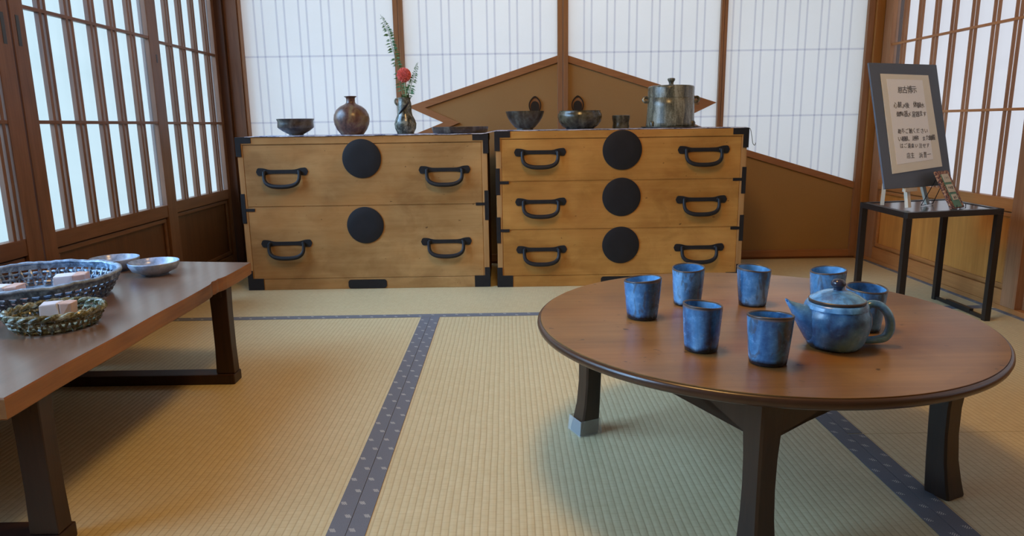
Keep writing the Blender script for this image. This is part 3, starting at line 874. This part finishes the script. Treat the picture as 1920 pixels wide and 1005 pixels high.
lathe_thing('plate', 'flat dark stoneware plate lying beside the flower vase', 'plate',
            [(0, 0), (.112, 0), (.116, .003), (.1205, .018), (.1215, .026), (.1185, .0265), (.112, .012), (0, .009)], (-.196, YI-.02, ZL+.0005), S_BOWL)
lathe_thing('bowl', 'dark conical bowl on the right chest, left of the wide olive bowl', 'bowl',
            [(0, 0), (.036, 0), (.036, .006), (.044, .011), (.062, .030), (.075, .052), (.0825, .074), (.0830, .078), (.0800, .078), (.072, .055), (.058, .033), (.036, .015), (0, .012)],
            (.084, YI, ZR), stoneware('dark_brown_bowl_glaze', (.016, .012, .010), (.050, .036, .022), (.11, .11, .085), 6, .3, .25))
lathe_thing('bowl', 'wide glossy olive bowl with inward shoulder', 'bowl',
            [(0, 0), (.058, 0), (.062, .004), (.078, .014), (.090, .030), (.0955, .050), (.094, .063), (.088, .071), (.089, .077), (.085, .0775), (.083, .070), (.088, .058), (.086, .04), (.070, .018), (0, .010)],
            (.321, YI, ZR), S_OLIVE)
lathe_thing('cup', 'small squat olive cup with a waist beside the lidded pot', 'cup',
            [(0, 0), (.035, 0), (.0365, .004), (.0345, .018), (.0345, .026), (.0375, .040), (.0385, .054), (.036, .0555), (.034, .045), (.031, .02), (0, .012)],
            (.499, YI, ZR), S_OLIVE)
# lidded pot on its dish
tx = .712
lathe_thing('saucer', 'flat dark dish under the tall lidded pot', 'dish', [(0, 0), (.118, 0), (.124, .003), (.124, .006), (.118, .0065), (0, .006)], (tx, YI, ZR), S_OLIVE)
t = thing('lidded_pot', 'tall grey green ash glazed pot with lid and side lugs', 'pot', (tx, YI, ZR+.0065))
bm = new_bm(); rnd = random.Random(2)
add_lathe(bm, [(0, 0), (.101, 0), (.1035, .004), (.102, .016), (.1005, .040), (.099, .080), (.0985, .117), (.0955, .119), (.0955, .112), (.094, .04), (0, .02)], 64, wob=lambda p, a: p*(1+.010*math.sin(3*a+p.z*20)) if p.z > .001 else p)
obj('pot_body', bm, S_GREY, t, True, 60)
bm = new_bm()
add_lathe(bm, [(.0935, .116), (.0975, .118), (.0975, .122), (.0975, .160), (.0955, .1665), (.085, .1695), (.04, .1725), (.0125, .1740), (.0095, .1765), (.0105, .184), (.0155, .192), (.0165, .197), (.0145, .2005), (.008, .2015), (0, .2010)], 64, wob=lambda p, a: Vector((p.x*(1+.008*math.sin(3*a+1)), p.y*(1+.008*math.sin(3*a+1)), p.z)))
obj('lid', bm, S_GREY, t, True, 60)
for s in (-1, 1):
    bm = new_bm(); add_tube(bm, smooth_pts([(s*.096, -.010, .104), (s*.112, -.010, .103), (s*.119, -.006, .112), (s*.113, -.004, .121), (s*.098, -.004, .1185)], 6), .0062, 10)
    obj('lug', bm, S_GREY, t, True)
for a in (-35, -150, 90):
    bm = new_bm(); add_lathe(bm, [(0, -.001), (.012, -.001), (.013, .012), (.009, .020), (0, .022)], 12, M=Matrix.Translation((.100*math.cos(math.radians(a)), .100*math.sin(math.radians(a)), 0.001)))
    obj('foot', bm, S_OLIVE, t, True)
# thin wire hanging off the right corner
bm = new_bm(); add_tube(bm, smooth_pts([(.990, 2.935, .6545), (.999, 2.90, .650), (1.006, 2.895, .620), (1.014, 2.9, .590), (1.026, 2.91, .583), (1.030, 2.915, .592)], 6), .0013, 6)
tag(obj('wire', bm, plain('dull_wire', (.12, .12, .09), .5), None, True), 'thin dark wire hanging off the right corner of the chests', 'wire')

# ------------------------------------------------------------------ round low table
TX, TY, TZ, TR = .484, 1.332, .300, .427
t = thing('round_table', 'round brown wooden low table with blue tea set', 'table', (TX, TY, 0))
bm = new_bm(); add_lathe(bm, [(0, TZ), (TR-.0075, TZ), (TR-.007, TZ-.0005), (TR-.007, TZ-.008), (0, TZ-.008)], 128); obj('tabletop', bm, W_TABLE, t, True, 30)
bm = new_bm(); add_lathe(bm, [(TR-.0065, TZ-.0018), (TR-.004, TZ-.0020), (TR-.0008, TZ-.005), (TR, TZ-.010), (TR-.002, TZ-.0155), (TR-.007, TZ-.019), (TR-.018, TZ-.0215), (TR-.040, TZ-.024), (.05, TZ-.024), (.05, TZ-.0085), (TR-.0065, TZ-.0085)], 128)
bm.faces.ensure_lookup_table()
obj('moulded_rim', bm, W_TABLE_E, t, True, 40)
LEG = [Vector((.176-TX, 1.464-TY, 0)), Vector((.386-TX, .995-TY, 0)), Vector((.792-TX, 1.180-TY, 0)), Vector((.582-TX, 1.649-TY, 0))]
ctr = sum(LEG, Vector())/4
ang = math.atan2(LEG[2].y-LEG[1].y, LEG[2].x-LEG[1].x)
for i, p in enumerate(LEG):
    out = (p-ctr).normalized()
    bm = new_bm()
    levels = [(0, .0235, .010), (.004, .0240, .010), (.03, .0222, .006), (.07, .0200, .001), (.12, .0190, -.002), (.17, .0195, -.003), (.22, .0215, -.001), (.2755, .0225, 0)]
    rings = []
    for z, h, o_ in levels:
        c = p + out*o_
        ring = []
        for k, (u, v) in enumerate(((-1, -1), (1, -1), (1, 1), (-1, 1))):
            ch = .0035
            for uu, vv in (((u*(h-ch)), v*h), (u*h, v*(h-ch))) if (k % 2 == 1) else ((u*h, v*(h-ch)), (u*(h-ch), v*h)):
                x = uu*math.cos(ang)-vv*math.sin(ang); y = uu*math.sin(ang)+vv*math.cos(ang)
                ring.append((c.x+x, c.y+y, z))
        # sort by angle to keep the loop ordered
        ring.sort(key=lambda q: math.atan2(q[1]-c.y, q[0]-c.x))
        rings.append([bm.verts.new(q) for q in ring])
    for A, B in zip(rings, rings[1:]):
        for k in range(8): bm.faces.new((A[k], A[(k+1) % 8], B[(k+1) % 8], B[k]))
    bm.faces.new(rings[0][::-1]); bm.faces.new(rings[-1])
    lg = obj('leg', bm, W_TABLE_D, t, True, 25)
    if i == 0:   # clear cap on the left leg's foot
        cap = NB('clear_plastic'); cap.b.inputs['Roughness'].default_value = .12
        cap.b.inputs['Base Color'].default_value = (.75, .82, .85, 1); cap.b.inputs['Alpha'].default_value = .22
        bm = new_bm(); hh = .0290; c = p+out*.009
        def ring_(z, h): return [(c.x+(u*math.cos(ang)-v*math.sin(ang))*h, c.y+(u*math.sin(ang)+v*math.cos(ang))*h, z) for u, v in ((-1, -1), (1, -1), (1, 1), (-1, 1))]
        rr = [[bm.verts.new(q) for q in ring_(z, h)] for z, h in ((.0006, .0285), (.006, .0275), (.036, .0255))]
        rr2 = [[bm.verts.new(q) for q in ring_(z, h)] for z, h in ((.036, .0248), (.006, .0268), (.0012, .0268))]
        R_ = rr+rr2
        for A, B in zip(R_, R_[1:]):
            for k in range(4): bm.faces.new((A[k], A[(k+1) % 4], B[(k+1) % 4], B[k]))
        o = obj('plastic_foot_cap', bm, cap.m, lg); o['label'] = 'clear plastic foot cap'
# aprons with wedge shaped corners
for i in range(4):
    a, b = LEG[i], LEG[(i+1) % 4]
    d = (b-a); L = d.length; d.normalize(); nrm = Vector((-d.y, d.x, 0))
    prof = [(.0, .2755), (.0, .203), (.024, .203), (L*.42, .256), (L*.48, .258), (L*.52, .258), (L*.58, .256), (L-.024, .203), (L, .203), (L, .2755)]
    bm = new_bm()
    add_prism(bm, prof, lambda u, v, q: tuple(a + d*u + nrm*q + Vector((0, 0, v))), -.010, .010)
    bmesh.ops.triangulate(bm, faces=[f for f in bm.faces if len(f.verts) > 4])
    obj('apron', bm, W_TABLE_D, t)

# ------------------------------------------------------------------ blue tea set
def make_cup():
    t = thing('tea_cup', 'x', 'cup', (0, 0, 0), 0, 'blue glazed tea cups on the round table')
    def wob(p, a):
        k = 1+.028*math.cos(2*a)*(p.z/.08)+.012*math.sin(3*a)
        return Vector((p.x*k, p.y*k, p.z + .0030*math.cos(a+.6)*(max(0, p.z-.03)/.05)))
    bm = new_bm()
    add_lathe(bm, [(0, 0), (.0265, 0), (.0285, .002), (.0295, .010), (.0315, .030), (.0335, .055), (.0350, .0770)], 48, wob=wob)
    obj('cup_body', bm, G_CUP, t, True, 60)
    bm = new_bm()
    add_lathe(bm, [(.0350, .0770), (.0352, .0790), (.0342, .0802), (.0328, .0800), (.0322, .0780)], 48, wob=wob)
    obj('cup_rim', bm, G_DARK, t, True, 80)
    bm = new_bm()
    add_lathe(bm, [(.0322, .0780), (.0305, .055), (.0285, .030), (.025, .012), (.015, .007), (0, .006)], 48, wob=wob)
    obj('cup_inside', bm, G_CUP_IN, t, True, 60)
    return t
CUPS = [(.266, 1.339, 1.03, .3, 'blue cup with dark drips, farthest left on the round table'),
        (.381, 1.439, .98, 1.6, 'blue cup behind and between the two left front cups'),
        (.515, 1.425, .96, 3.0, 'blue cup with a dark vertical streak, back row right of centre'),
        (.327, 1.134, .96, 4.1, 'blue cup with white drip, second from left in the front'),
        (.415, 1.065, 1.02, 5.2, 'blue speckled cup nearest the camera, left of the teapot'),
        (.662, 1.405, 1.03, .9, 'blue cup behind the teapot spout and lid'),
        (.656, 1.236, .98, 2.2, 'dark blue cup partly hidden behind the teapot handle')]
c0 = make_cup()
for i, (x, y, s, rz, lab) in enumerate(CUPS):
    c = c0 if i == 0 else dup(c0, (0, 0, 0))
    c.location = (x, y, TZ); c.rotation_euler = (0, 0, rz); c.scale = (s, s, 1.0 if i != 5 else .97); c['label'] = lab

t = thing('teapot', 'blue glazed teapot with round knob lid and loop handle', 'teapot', (.557, 1.142, TZ))
bm = new_bm()
add_lathe(bm, [(0, 0), (.040, 0), (.0425, .0025), (.0475, .012), (.0535, .030), (.0562, .046), (.0550, .058), (.0500, .0695), (.0470, .0730), (.0455, .0785)], 64)
obj('pot_body', bm, G_POT, t, True, 60)
bm = new_bm(); add_lathe(bm, [(.0460, .0690), (.0515, .0695), (.0500, .0745), (.0475, .0785), (.0445, .0785), (.0440, .0740), (.038, .072), (.0380, .069)], 64)
obj('neck_band', bm, G_POT_TRIM, t, True, 60)
bm = new_bm(); add_lathe(bm, [(0, .080), (.041, .0787), (.0450, .0795), (.0455, .0830), (.0438, .0842)], 64)
ld_ = obj('lid', bm, G_DARK, t, True, 60)
bm = new_bm(); add_lathe(bm, [(.0438, .0842), (.0420, .0850), (.034, .0905), (.024, .0955), (.012, .0985), (0, .0995)], 64)
obj('lid_top', bm, G_LID, ld_, True, 60)
bm = new_bm(); add_lathe(bm, [(0, .098), (.0075, .098), (.0070, .1010), (.0085, .1035), (.0118, .1080), (.0112, .1130), (.0075, .1165), (0, .1175)], 32)
obj('knob', bm, G_KNOB, ld_, True, 80)
# spout: short wide beak
bm = new_bm()
sec = [(-.034, .031, .004, .0725), (-.049, .0250, .0125, .0735), (-.059, .0200, .0290, .0755), (-.069, .0150, .0475, .0780), (-.078, .0110, .0650, .0810), (-.0855, .0080, .0785, .0850)]
rings = []
for x, wy, zl, zh in sec:
    ring = []
    for k in range(20):
        a = 2*PI*k/20
        ring.append(bm.verts.new((x, wy*math.cos(a), (zl+zh)/2 + (zh-zl)/2*math.sin(a))))
    rings.append(ring)
for A, B in zip(rings, rings[1:]):
    for k in range(20): bm.faces.new((A[k], A[(k+1) % 20], B[(k+1) % 20], B[k]))
# hollow mouth
inn = [bm.verts.new((v.co.x+.0005, v.co.y*.65, .081+(v.co.z-.081)*.65)) for v in rings[-1]]
deep = [bm.verts.new((v.co.x+.012, v.co.y*.8, v.co.z-.008)) for v in inn]
for k in range(20):
    j = (k+1) % 20
    bm.faces.new((rings[-1][k], rings[-1][j], inn[j], inn[k])); bm.faces.new((inn[k], inn[j], deep[j], deep[k]))
bm.faces.new(deep)
obj('spout', bm, G_POT, t, True, 60)
bm = new_bm()
hp = smooth_pts([(.0475, 0, .0660), (.058, -.001, .0735), (.074, -.003, .0700), (.0870, -.005, .0545), (.0915, -.006, .0330), (.0840, -.006, .0160), (.066, -.004, .0110), (.046, -.002, .0105)], 7)
add_tube(bm, hp, [.0072+.0016*math.sin(PI*i/(len(hp)-1)) for i in range(len(hp))], 12, flat=(1.25, .8))
obj('handle', bm, G_POT_TRIM, t, True, 60)

# ------------------------------------------------------------------ long low table on the left
LZ = .300
t = thing('low_table', 'long low wooden table with chipped edge along the left wall', 'table', (-1.005, 1.48, 0))
ox, oy = -1.005, 1.48
def edge_pts():
    pts = [(-1.262, .985), (-.738, .965)]
    rnd = random.Random(8)
    for i in range(1, 60):
        y = .965+(1.988-.965)*i/60
        chip = 0
        if 1.70 < y < 1.80: chip = -.010*math.sin(PI*(y-1.70)/.10)*rnd.uniform(.4, 1)
        pts.append((-.739-.004*(y-.965)+.0012*math.sin(y*21)+chip, y))
    pts += [(-.744, 1.986), (-1.262, 2.062)]
    return pts
EP = [(x-ox, y-oy) for x, y in edge_pts()]
bm = new_bm()
n = len(EP); c_ = Vector((0, 0))
top = [bm.verts.new((x, y, LZ)) for x, y in EP]
def inset(k, z): return [bm.verts.new((x*(1-k), y*(1-k*.5), z)) for x, y in EP]
a1 = inset(-.004, LZ-.003); a2 = inset(-.001, LZ-.033); a3 = inset(.012, LZ-.036)
bm.faces.new(top); 
for A, B in ((top, a1), (a1, a2), (a2, a3)):
    for i in range(n): bm.faces.new((A[i], A[(i+1) % n], B[(i+1) % n], B[i]))
bm.faces.new(a3[::-1])
bmesh.ops.triangulate(bm, faces=[f for f in bm.faces if len(f.verts) > 4])
bmesh.ops.recalc_face_normals(bm, faces=bm.faces[:])
for f in bm.faces: f.material_index = 0 if f.normal.z > .8 else 1
obj('tabletop', bm, [W_LOW, W_LOW_E], t)
bm = new_bm(); rnd = random.Random(3)
for yl in (1.062, 1.822):
    for xl, s in ((-.770, 1), (-1.205, -1)):
        bm = new_bm()
        lv = [(.0285, .0245, .0180), (.10, .0225, .0170), (.20, .0225, .0170), (LZ-.0362, .0240, .0180)]
        rings = []
        for z, hx, hy in lv:
            rings.append([bm.verts.new((xl-ox+u*hx, yl-oy+v*hy, z)) for u, v in ((-1, -1), (1, -1), (1, 1), (-1, 1))])
        for A, B in zip(rings, rings[1:]):
            for k in range(4): bm.faces.new((A[k], A[(k+1) % 4], B[(k+1) % 4], B[k]))
        bm.faces.new(rings[0][::-1]); bm.faces.new(rings[-1])
        bmesh.ops.bevel(bm, geom=bm.edges[:], offset=.0015, segments=1, affect='EDGES')
        obj('leg', bm, W_LOW_D, t)
    bm = new_bm(); add_box(bm, -1.242-ox, -.744-ox, yl-.026-oy, yl+.026-oy, 0, .028, bev=.004)
    obj('foot_rail', bm, W_LOW_D, t)
    bm = new_bm(); add_box(bm, -1.235-ox, -.760-ox, yl-.020-oy, yl+.020-oy, LZ-.058, LZ-.0364, bev=.002)
    obj('top_rail', bm, W_LOW_D, t)

# woven ceramic baskets
def weave_basket(name, label, loc, rt, rb, h, strands, rows, mat, rimmat, rimr, sx=1.0, sy=1.0, rz=0, tube=.0035, twisted=True, rimflat=(1, 1), band=0):
    t = thing(name, label, 'basket', loc, rz)
    bm = new_bm()
    add_lathe(bm, [(0, 0), (rb, 0), (rb+.002, .003), (rb, .006), (0, .006)], 64, sx, sy)
    if band: add_lathe(bm, [(rt*.985, h*(1-band)), (rt, h*(1-band)), (rt+.002, h-.003), (rt-.005, h-.003), (rt-.006, h*(1-band))], 96, sx, sy)
    obj('base', bm, mat, t, True)
    bm = new_bm()
    def R(z): q = z/h; return rb + (rt-rb)*(q**.62)
    hw = h*(1-band) if band else h-.003
    for i in range(strands):
        a = 2*PI*i/strands
        for s in (-1, 1):
            pts = []
            for k in range(9):
                z = .002+(hw-.002)*k/8; aa = a+s*.5*(2*PI/strands)*k/8*1.0
                r = R(z)+s*.0012*math.cos(k*PI/2)
                pts.append((r*math.cos(aa)*sx, r*math.sin(aa)*sy, z))
            add_tube(bm, pts, tube*.8, 6)
    for j in range(rows):
        z = .006+(hw-.008)*(j+.5)/rows
        pts = []
        for k in range(strands*4):
            a = 2*PI*k/(strands*4); r = R(z)+.0022*math.sin(k*PI/2 + (PI if j % 2 else 0))
            pts.append((r*math.cos(a)*sx, r*math.sin(a)*sy, z+.0006*math.sin(k*1.7)))
        add_tube(bm, pts, tube, 6, closed=True)
    obj('woven_wall', bm, mat, t, True)
    bm = new_bm()
    if twisted:
        for ph in (0, PI):
            pts = []
            for k in range(strands*8):
                a = 2*PI*k/(strands*8); th = a*strands*.5+ph
                r = rt + rimr*.62*math.cos(th)
                pts.append((r*math.cos(a)*sx, r*math.sin(a)*sy, h+rimr*.62*math.sin(th)))
            add_tube(bm, pts, rimr, 8, closed=True)
    else:
        pts = [(rt*math.cos(2*PI*k/96)*sx, rt*math.sin(2*PI*k/96)*sy, h+.0012*math.sin(k*.8)+.0008*math.sin(k*2.3)) for k in range(96)]
        add_tube(bm, pts, rimr, 10, closed=True, flat=rimflat)
    obj('rim', bm, rimmat, t, True)
    return t
weave_basket('ceramic_basket', 'large blue grey lattice walled ceramic basket on the low table', (-1.095, 1.568, LZ), .182, .145, .056, 54, 3, BASKET_BLUE, BASKET_RIM, .0062, tube=.0040, twisted=False, rimflat=(1.0, .75), band=.26, sy=.99)
weave_basket('ceramic_basket', 'small green woven ceramic basket in front of the large one', (-.897, 1.342, LZ), .0805, .062, .034, 24, 2, BASKET_GREEN, BASKET_GREEN, .0048, sx=1.04, sy=.96, rz=.45, tube=.0036)
def dish(label, loc, r, h):
    t = thing('dish', label, 'dish', loc)
    bm = new_bm(); add_lathe(bm, [(0, 0), (r*.52, 0), (r*.55, .004), (r*.86, h*.38), (r*.985, h*.78), (r, h)], 64); obj('dish_outside', bm, DISH_OUT, t, True, 60)
    bm = new_bm(); add_lathe(bm, [(r, h), (r*.985, h+.0012), (r*.955, h*.98), (r*.92, h*.75), (r*.78, h*.45), (r*.5, .0068), (0, .006)], 64); obj('dish_inside', bm, DISH_BLUE, t, True, 60)
dish('shallow milky blue dish on the low table, right of the large basket', (-.948, 1.842, LZ), .0635, .034)
dish('shallow milky blue dish half hidden behind the large basket', (-1.088, 1.905, LZ), .0635, .034)
def packet(label, loc, rz, sz, tilt=0, pink=True):
    t = thing('wrapped_packet', label, 'packet', loc, rz)
    t.rotation_euler = (tilt, 0, rz)
    w_, d_, h_ = sz
    rnd = random.Random(hash(label) % 97 if False else len(label))
    def lump(x0, x1, m, nm):
        bm = new_bm(); add_box(bm, x0, x1, -d_/2, d_/2, 0, h_, bev=.003)
        for v in bm.verts:
            v.co += Vector((noise.noise(v.co*90+Vector((loc[0]*30, 0, 0))), noise.noise(v.co*80+Vector((9, 0, 0))), noise.noise(v.co*85+Vector((0, 7, 0))) if v.co.z > h_*.4 else 0))*.004
        obj(nm, bm, m, t)
    lump(-w_/2, w_*.12, WRAP, 'white_side'); lump(w_*.12, w_/2, WRAP_PINK, 'pink_side')
packet('white and pink wrapped packet in the small green basket', (-.905, 1.365, LZ+.014), .25, (.060, .034, .030))
packet('white and pink packet at the right side of the large basket', (-1.008, 1.582, LZ+.0062), .35, (.066, .042, .050), 0)
packet('white and pink packet at the left side of the large basket', (-1.105, 1.500, LZ+.0062), .15, (.070, .046, .044), 0)
packet('pale packet cut by the left photo edge in the large basket', (-1.165, 1.475, LZ+.0062), -.5, (.046, .040, .036), 0)

# ------------------------------------------------------------------ black steel stand
SX, SY, SH = 1.462, 2.398, .385
FLc, FRc, BRc, BLc = Vector((1.291, 2.222, 0)), Vector((1.632, 2.290, 0)), Vector((1.640, 2.588, 0)), Vector((1.299, 2.520, 0))
t = thing('metal_stand', 'black square steel stand with dark glossy top by the right wall', 'stand', (SX, SY, 0))
base = Vector((SX, SY, 0)); C4 = [c-base for c in (FLc, FRc, BRc, BLc)]
def bar(bm, a, b, hw):
    d = (b-a).normalized(); s = d.cross(Vector((0, 0, 1)))
    if s.length < .1: s = Vector((1, 0, 0))
    s.normalize(); u = s.cross(d)
    A = [bm.verts.new(a + s*i*hw + u*j*hw) for i, j in ((-1, -1), (1, -1), (1, 1), (-1, 1))]
    B = [bm.verts.new(b + s*i*hw + u*j*hw) for i, j in ((-1, -1), (1, -1), (1, 1), (-1, 1))]
    bm.faces.new(A[::-1]); bm.faces.new(B)
    for k in range(4): bm.faces.new((A[k], A[(k+1) % 4], B[(k+1) % 4], B[k]))
hwb = .0095
for c in C4:
    bm = new_bm(); bar(bm, c, c+Vector((0, 0, SH-.0195)), hwb); obj('leg', bm, BLACK_STEEL, t)
bm = new_bm()
for i in range(4):
    a, b = C4[i], C4[(i+1) % 4]; d = (b-a).normalized()*hwb
    bar(bm, a-d+Vector((0, 0, SH-hwb)), b+d*(1 if i % 2 == 0 else -1)+Vector((0, 0, SH-hwb)), hwb)
obj('top_frame', bm, BLACK_STEEL, t)
bm = new_bm(); k = [c*.945 for c in C4]
va = [bm.verts.new(c+Vector((0, 0, SH-.006))) for c in k]; vb = [bm.verts.new(c+Vector((0, 0, SH-.002))) for c in k]
bm.faces.new(va[::-1]); bm.faces.new(vb)
for i in range(4): bm.faces.new((va[i], va[(i+1) % 4], vb[(i+1) % 4], vb[i]))
obj('stand_top', bm, plain('glossy_dark_top', (.012, .012, .014), .2, 0, .7, .1), t)
bm = new_bm(); bar(bm, C4[1]+Vector((0, 0, .008)), C4[2]+Vector((0, 0, .008)), .0055)
m_ = (C4[1]+C4[2])/2; dd = (C4[2]-C4[1]).normalized(); bar(bm, m_-dd*.07+Vector((0, 0, .014)), m_+dd*.07+Vector((0, 0, .014)), .007)
obj('bottom_bar', bm, BLACK_STEEL, t)
STZ = SH+.0001

# easel and notice board
P0 = Vector((1.231, 2.265, .4565)); BW_, BH_, th_, ph_ = .334, .418, .42, .246
du = Vector((math.cos(th_), math.sin(th_), 0)); dv = Vector((-math.sin(th_)*math.sin(ph_), math.cos(th_)*math.sin(ph_), math.cos(ph_)))
dnrm = du.cross(dv)                                              # towards the viewer side
if dnrm.y > 0: dnrm = -dnrm
MB_ = Matrix((du, dv, dnrm)).transposed().to_4x4()
MB_.translation = P0
def framed(name, label, cat, M4):
    o = bpy.data.objects.new(name, None); COL.objects.link(o); o.matrix_world = M4; o.empty_display_size = .05
    return tag(o, label, cat)
bd = framed('notice_board', 'dark grey notice board with a handwritten Japanese paper leaning on the easel', 'sign', MB_)
BOARD = plain('dark_grey_board', (.095, .120, .165), .5, 0, .35, .05, 10)
bm = new_bm(); add_box(bm, 0, BW_, 0, BH_, -.006, 0, bev=.0008); obj('board', bm, BOARD, bd)
OLDP = plain('aged_paper', (.76, .78, .72), .8, 0, .2, .06, 12)
NEWP = plain('white_note_paper', (.86, .92, .98), .8, 0, .2, .03, 12)
def sheet(bm, pts, z, th=.0006, bow=0):
    add_prism(bm, pts, lambda u, v, q: (u, v, q), z, z+th)
bm = new_bm(); sheet(bm, [(x*.968, y*.968) for x, y in ((.044, .050), (.302, .066), (.290, .392), (.048, .394))], .0004, .0020); obj('backing_sheet', bm, OLDP, bd)
bm = new_bm(); sheet(bm, [(.068, .078), (.250, .090), (.246, .362), (.070, .364)], .0026, .0006); obj('note_paper', bm, NEWP, bd)
INK = plain('black_ink', (.07, .07, .08), .7)
def char_mesh(txt, size):
    cu = bpy.data.curves.new('ink', 'FONT'); cu.body = txt; cu.size = size; cu.extrude = 0.0002; cu.resolution_u = 1
    o = bpy.data.objects.new('ink', cu); COL.objects.link(o)
    dg = bpy.context.evaluated_depsgraph_get(); dg.update()
    me = bpy.data.meshes.new_from_object(o.evaluated_get(dg))
    bpy.data.objects.remove(o); bpy.data.curves.remove(cu)
    return me
def writing(parent, lines, z, name='handwriting', seed=3, cw=1.0):
    rnd = random.Random(seed)
    for txt, x, y, size, step in lines:
        bm = new_bm()
        for i, chh in enumerate(txt):
            if chh == ' ': continue
            me = char_mesh(chh, size)
            if len(me.vertices) == 0: continue
            b = bmesh.new(); b.from_mesh(me); bpy.data.meshes.remove(me)
            M = Matrix.Translation((x+i*step+rnd.uniform(-1, 1)*size*.06, y+rnd.uniform(-1, 1)*size*.07, z)) @ Matrix.Rotation(rnd.uniform(-.10, .10), 4, 'Z')
            sk = Matrix.Identity(4); sk[0][1] = rnd.uniform(.0, .18); sk[0][0] = cw*rnd.uniform(.85, 1.05); sk[1][1] = rnd.uniform(.9, 1.12)
            merge(bm, b, M @ sk)
        o = obj(name, bm, INK, parent); o['kind'] = 'stuff'
writing(bd, [('恩古博示', .115, .318, .026, .0235),
             ('心観〆後 体験水', .087, .268, .0205, .0190),
             ('御陶器〆窯器ます', .093, .238, .0205, .0190),
             ('勘ちご触ください', .090, .182, .0190, .0185),
             ('い着観、迷称 また御殿', .087, .156, .0190, .0170),
             ('はご遠慮い注せす', .092, .132, .0180, .0185),
             ('店主 浜晋一', .118, .098, .0200, .0205)], .0036)
# easel
es = framed('easel', 'small pale wooden easel carrying the dark notice board', 'easel', Matrix.Translation((1.36, 2.40, STZ)))
eo = Vector((1.36, 2.40, STZ))
def stick(a, b, wd, name='leg'):
    bm = new_bm(); bar(bm, a-eo, b-eo, wd); obj(name, bm, W_EASEL, es)
def onb(u, v, n): return P0 + du*u + dv*v + dnrm*n
stick(Vector((1.306, 2.412, STZ+.004)), onb(.075, .16, -.020), .0060)
stick(Vector((1.340, 2.312, STZ+.004)), onb(.120, -.004, -.012), .0066)
stick(onb(.120, .012, -.0135), onb(.150, .24, -.016), .0060)
stick(Vector((1.462, 2.410, STZ+.004)), onb(.185, .16, -.020), .0060)
bm = new_bm(); a_, b_ = onb(.095, -.0065, -.004), onb(.152, -.0065, -.004); bar(bm, a_-eo, b_-eo, .0060); obj('ledge', bm, W_EASEL, es)
bm = new_bm(); a_, b_ = onb(.07, .05, -.028), onb(.27, .05, -.028); bar(bm, a_-eo, b_-eo, .0060); obj('cross_piece', bm, W_EASEL, es)

# small card display on a wire holder
th2, ph2 = .58, .50
d1 = Vector((math.cos(th2), math.sin(th2), 0)); v1 = Vector((-math.sin(th2)*math.sin(ph2), math.cos(th2)*math.sin(ph2), math.cos(ph2)))
n1 = d1.cross(v1)
if n1.y > 0: n1 = -n1
CP = Vector((1.462, 2.270, STZ+.004))
MC = Matrix((d1, v1, n1)).transposed().to_4x4(); MC.translation = CP
cd = framed('card_display', 'small floral bordered green panel with three pale cards', 'display', MC)
def floral():
    a = NB('brown_floral_print')
    n = a.noise(a.obj(), 130, 3, .6, 1.0)
    c = a.ramp(n, [(.42, (.04, .015, .012)), (.48, (.28, .08, .03)), (.56, (.50, .33, .17)), (.66, (.22, .04, .03))], 'CONSTANT')
    return a.fin(c, .6)
bm = new_bm(); add_box(bm, 0, .085, 0, .135, -.008, 0, bev=.0008); obj('board', bm, floral(), cd)
bm = new_bm(); add_box(bm, .020, .068, .003, .122, .0001, .0012, bev=0); obj('green_panel', bm, plain('green_felt', (.12, .27, .20), .8), cd)
for i, (u, v, w_, h_) in enumerate(((.024, .092, .042, .030), (.022, .056, .044, .028), (.028, .028, .032, .020))):
    bm = new_bm(); add_box(bm, u, u+w_, v, v+h_, .0013, .0030, bev=.0003); obj('card', bm, plain('cream_card', (.58, .56, .47), .8), cd)
writing(cd, [('こちら', .028, .104, .0105, .011), ('の茶器', .027, .068, .0105, .011), ('販売', .034, .033, .010, .010)], .0032, 'card_writing', 9)
wh = framed('wire_holder', 'thin black wire stand behind the small floral panel', 'wire stand', Matrix.Translation((1.48, 2.33, STZ)))
wo = Vector((1.48, 2.33, STZ))
bm = new_bm()
def oc(u, v, n): return CP + d1*u + v1*v + n1*n
bk1, bk2 = Vector((1.430, 2.390, STZ+.0016)), Vector((1.500, 2.440, STZ+.0016))
for u, bk in ((.012, bk1), (.072, bk2)):
    f0 = oc(u, -.0005, .010); f0.z = STZ+.0016
    add_tube(bm, [oc(u, .006, .012)-wo, f0-wo, oc(u, -.0005, -.010)-wo, oc(u, .10, -.010)-wo, (oc(u, .112, -.014))-wo, bk-wo], .0014, 6)
add_tube(bm, [bk1-wo, bk2-wo], .0014, 6)
obj('wire', bm, BLACK_STEEL, wh, True)
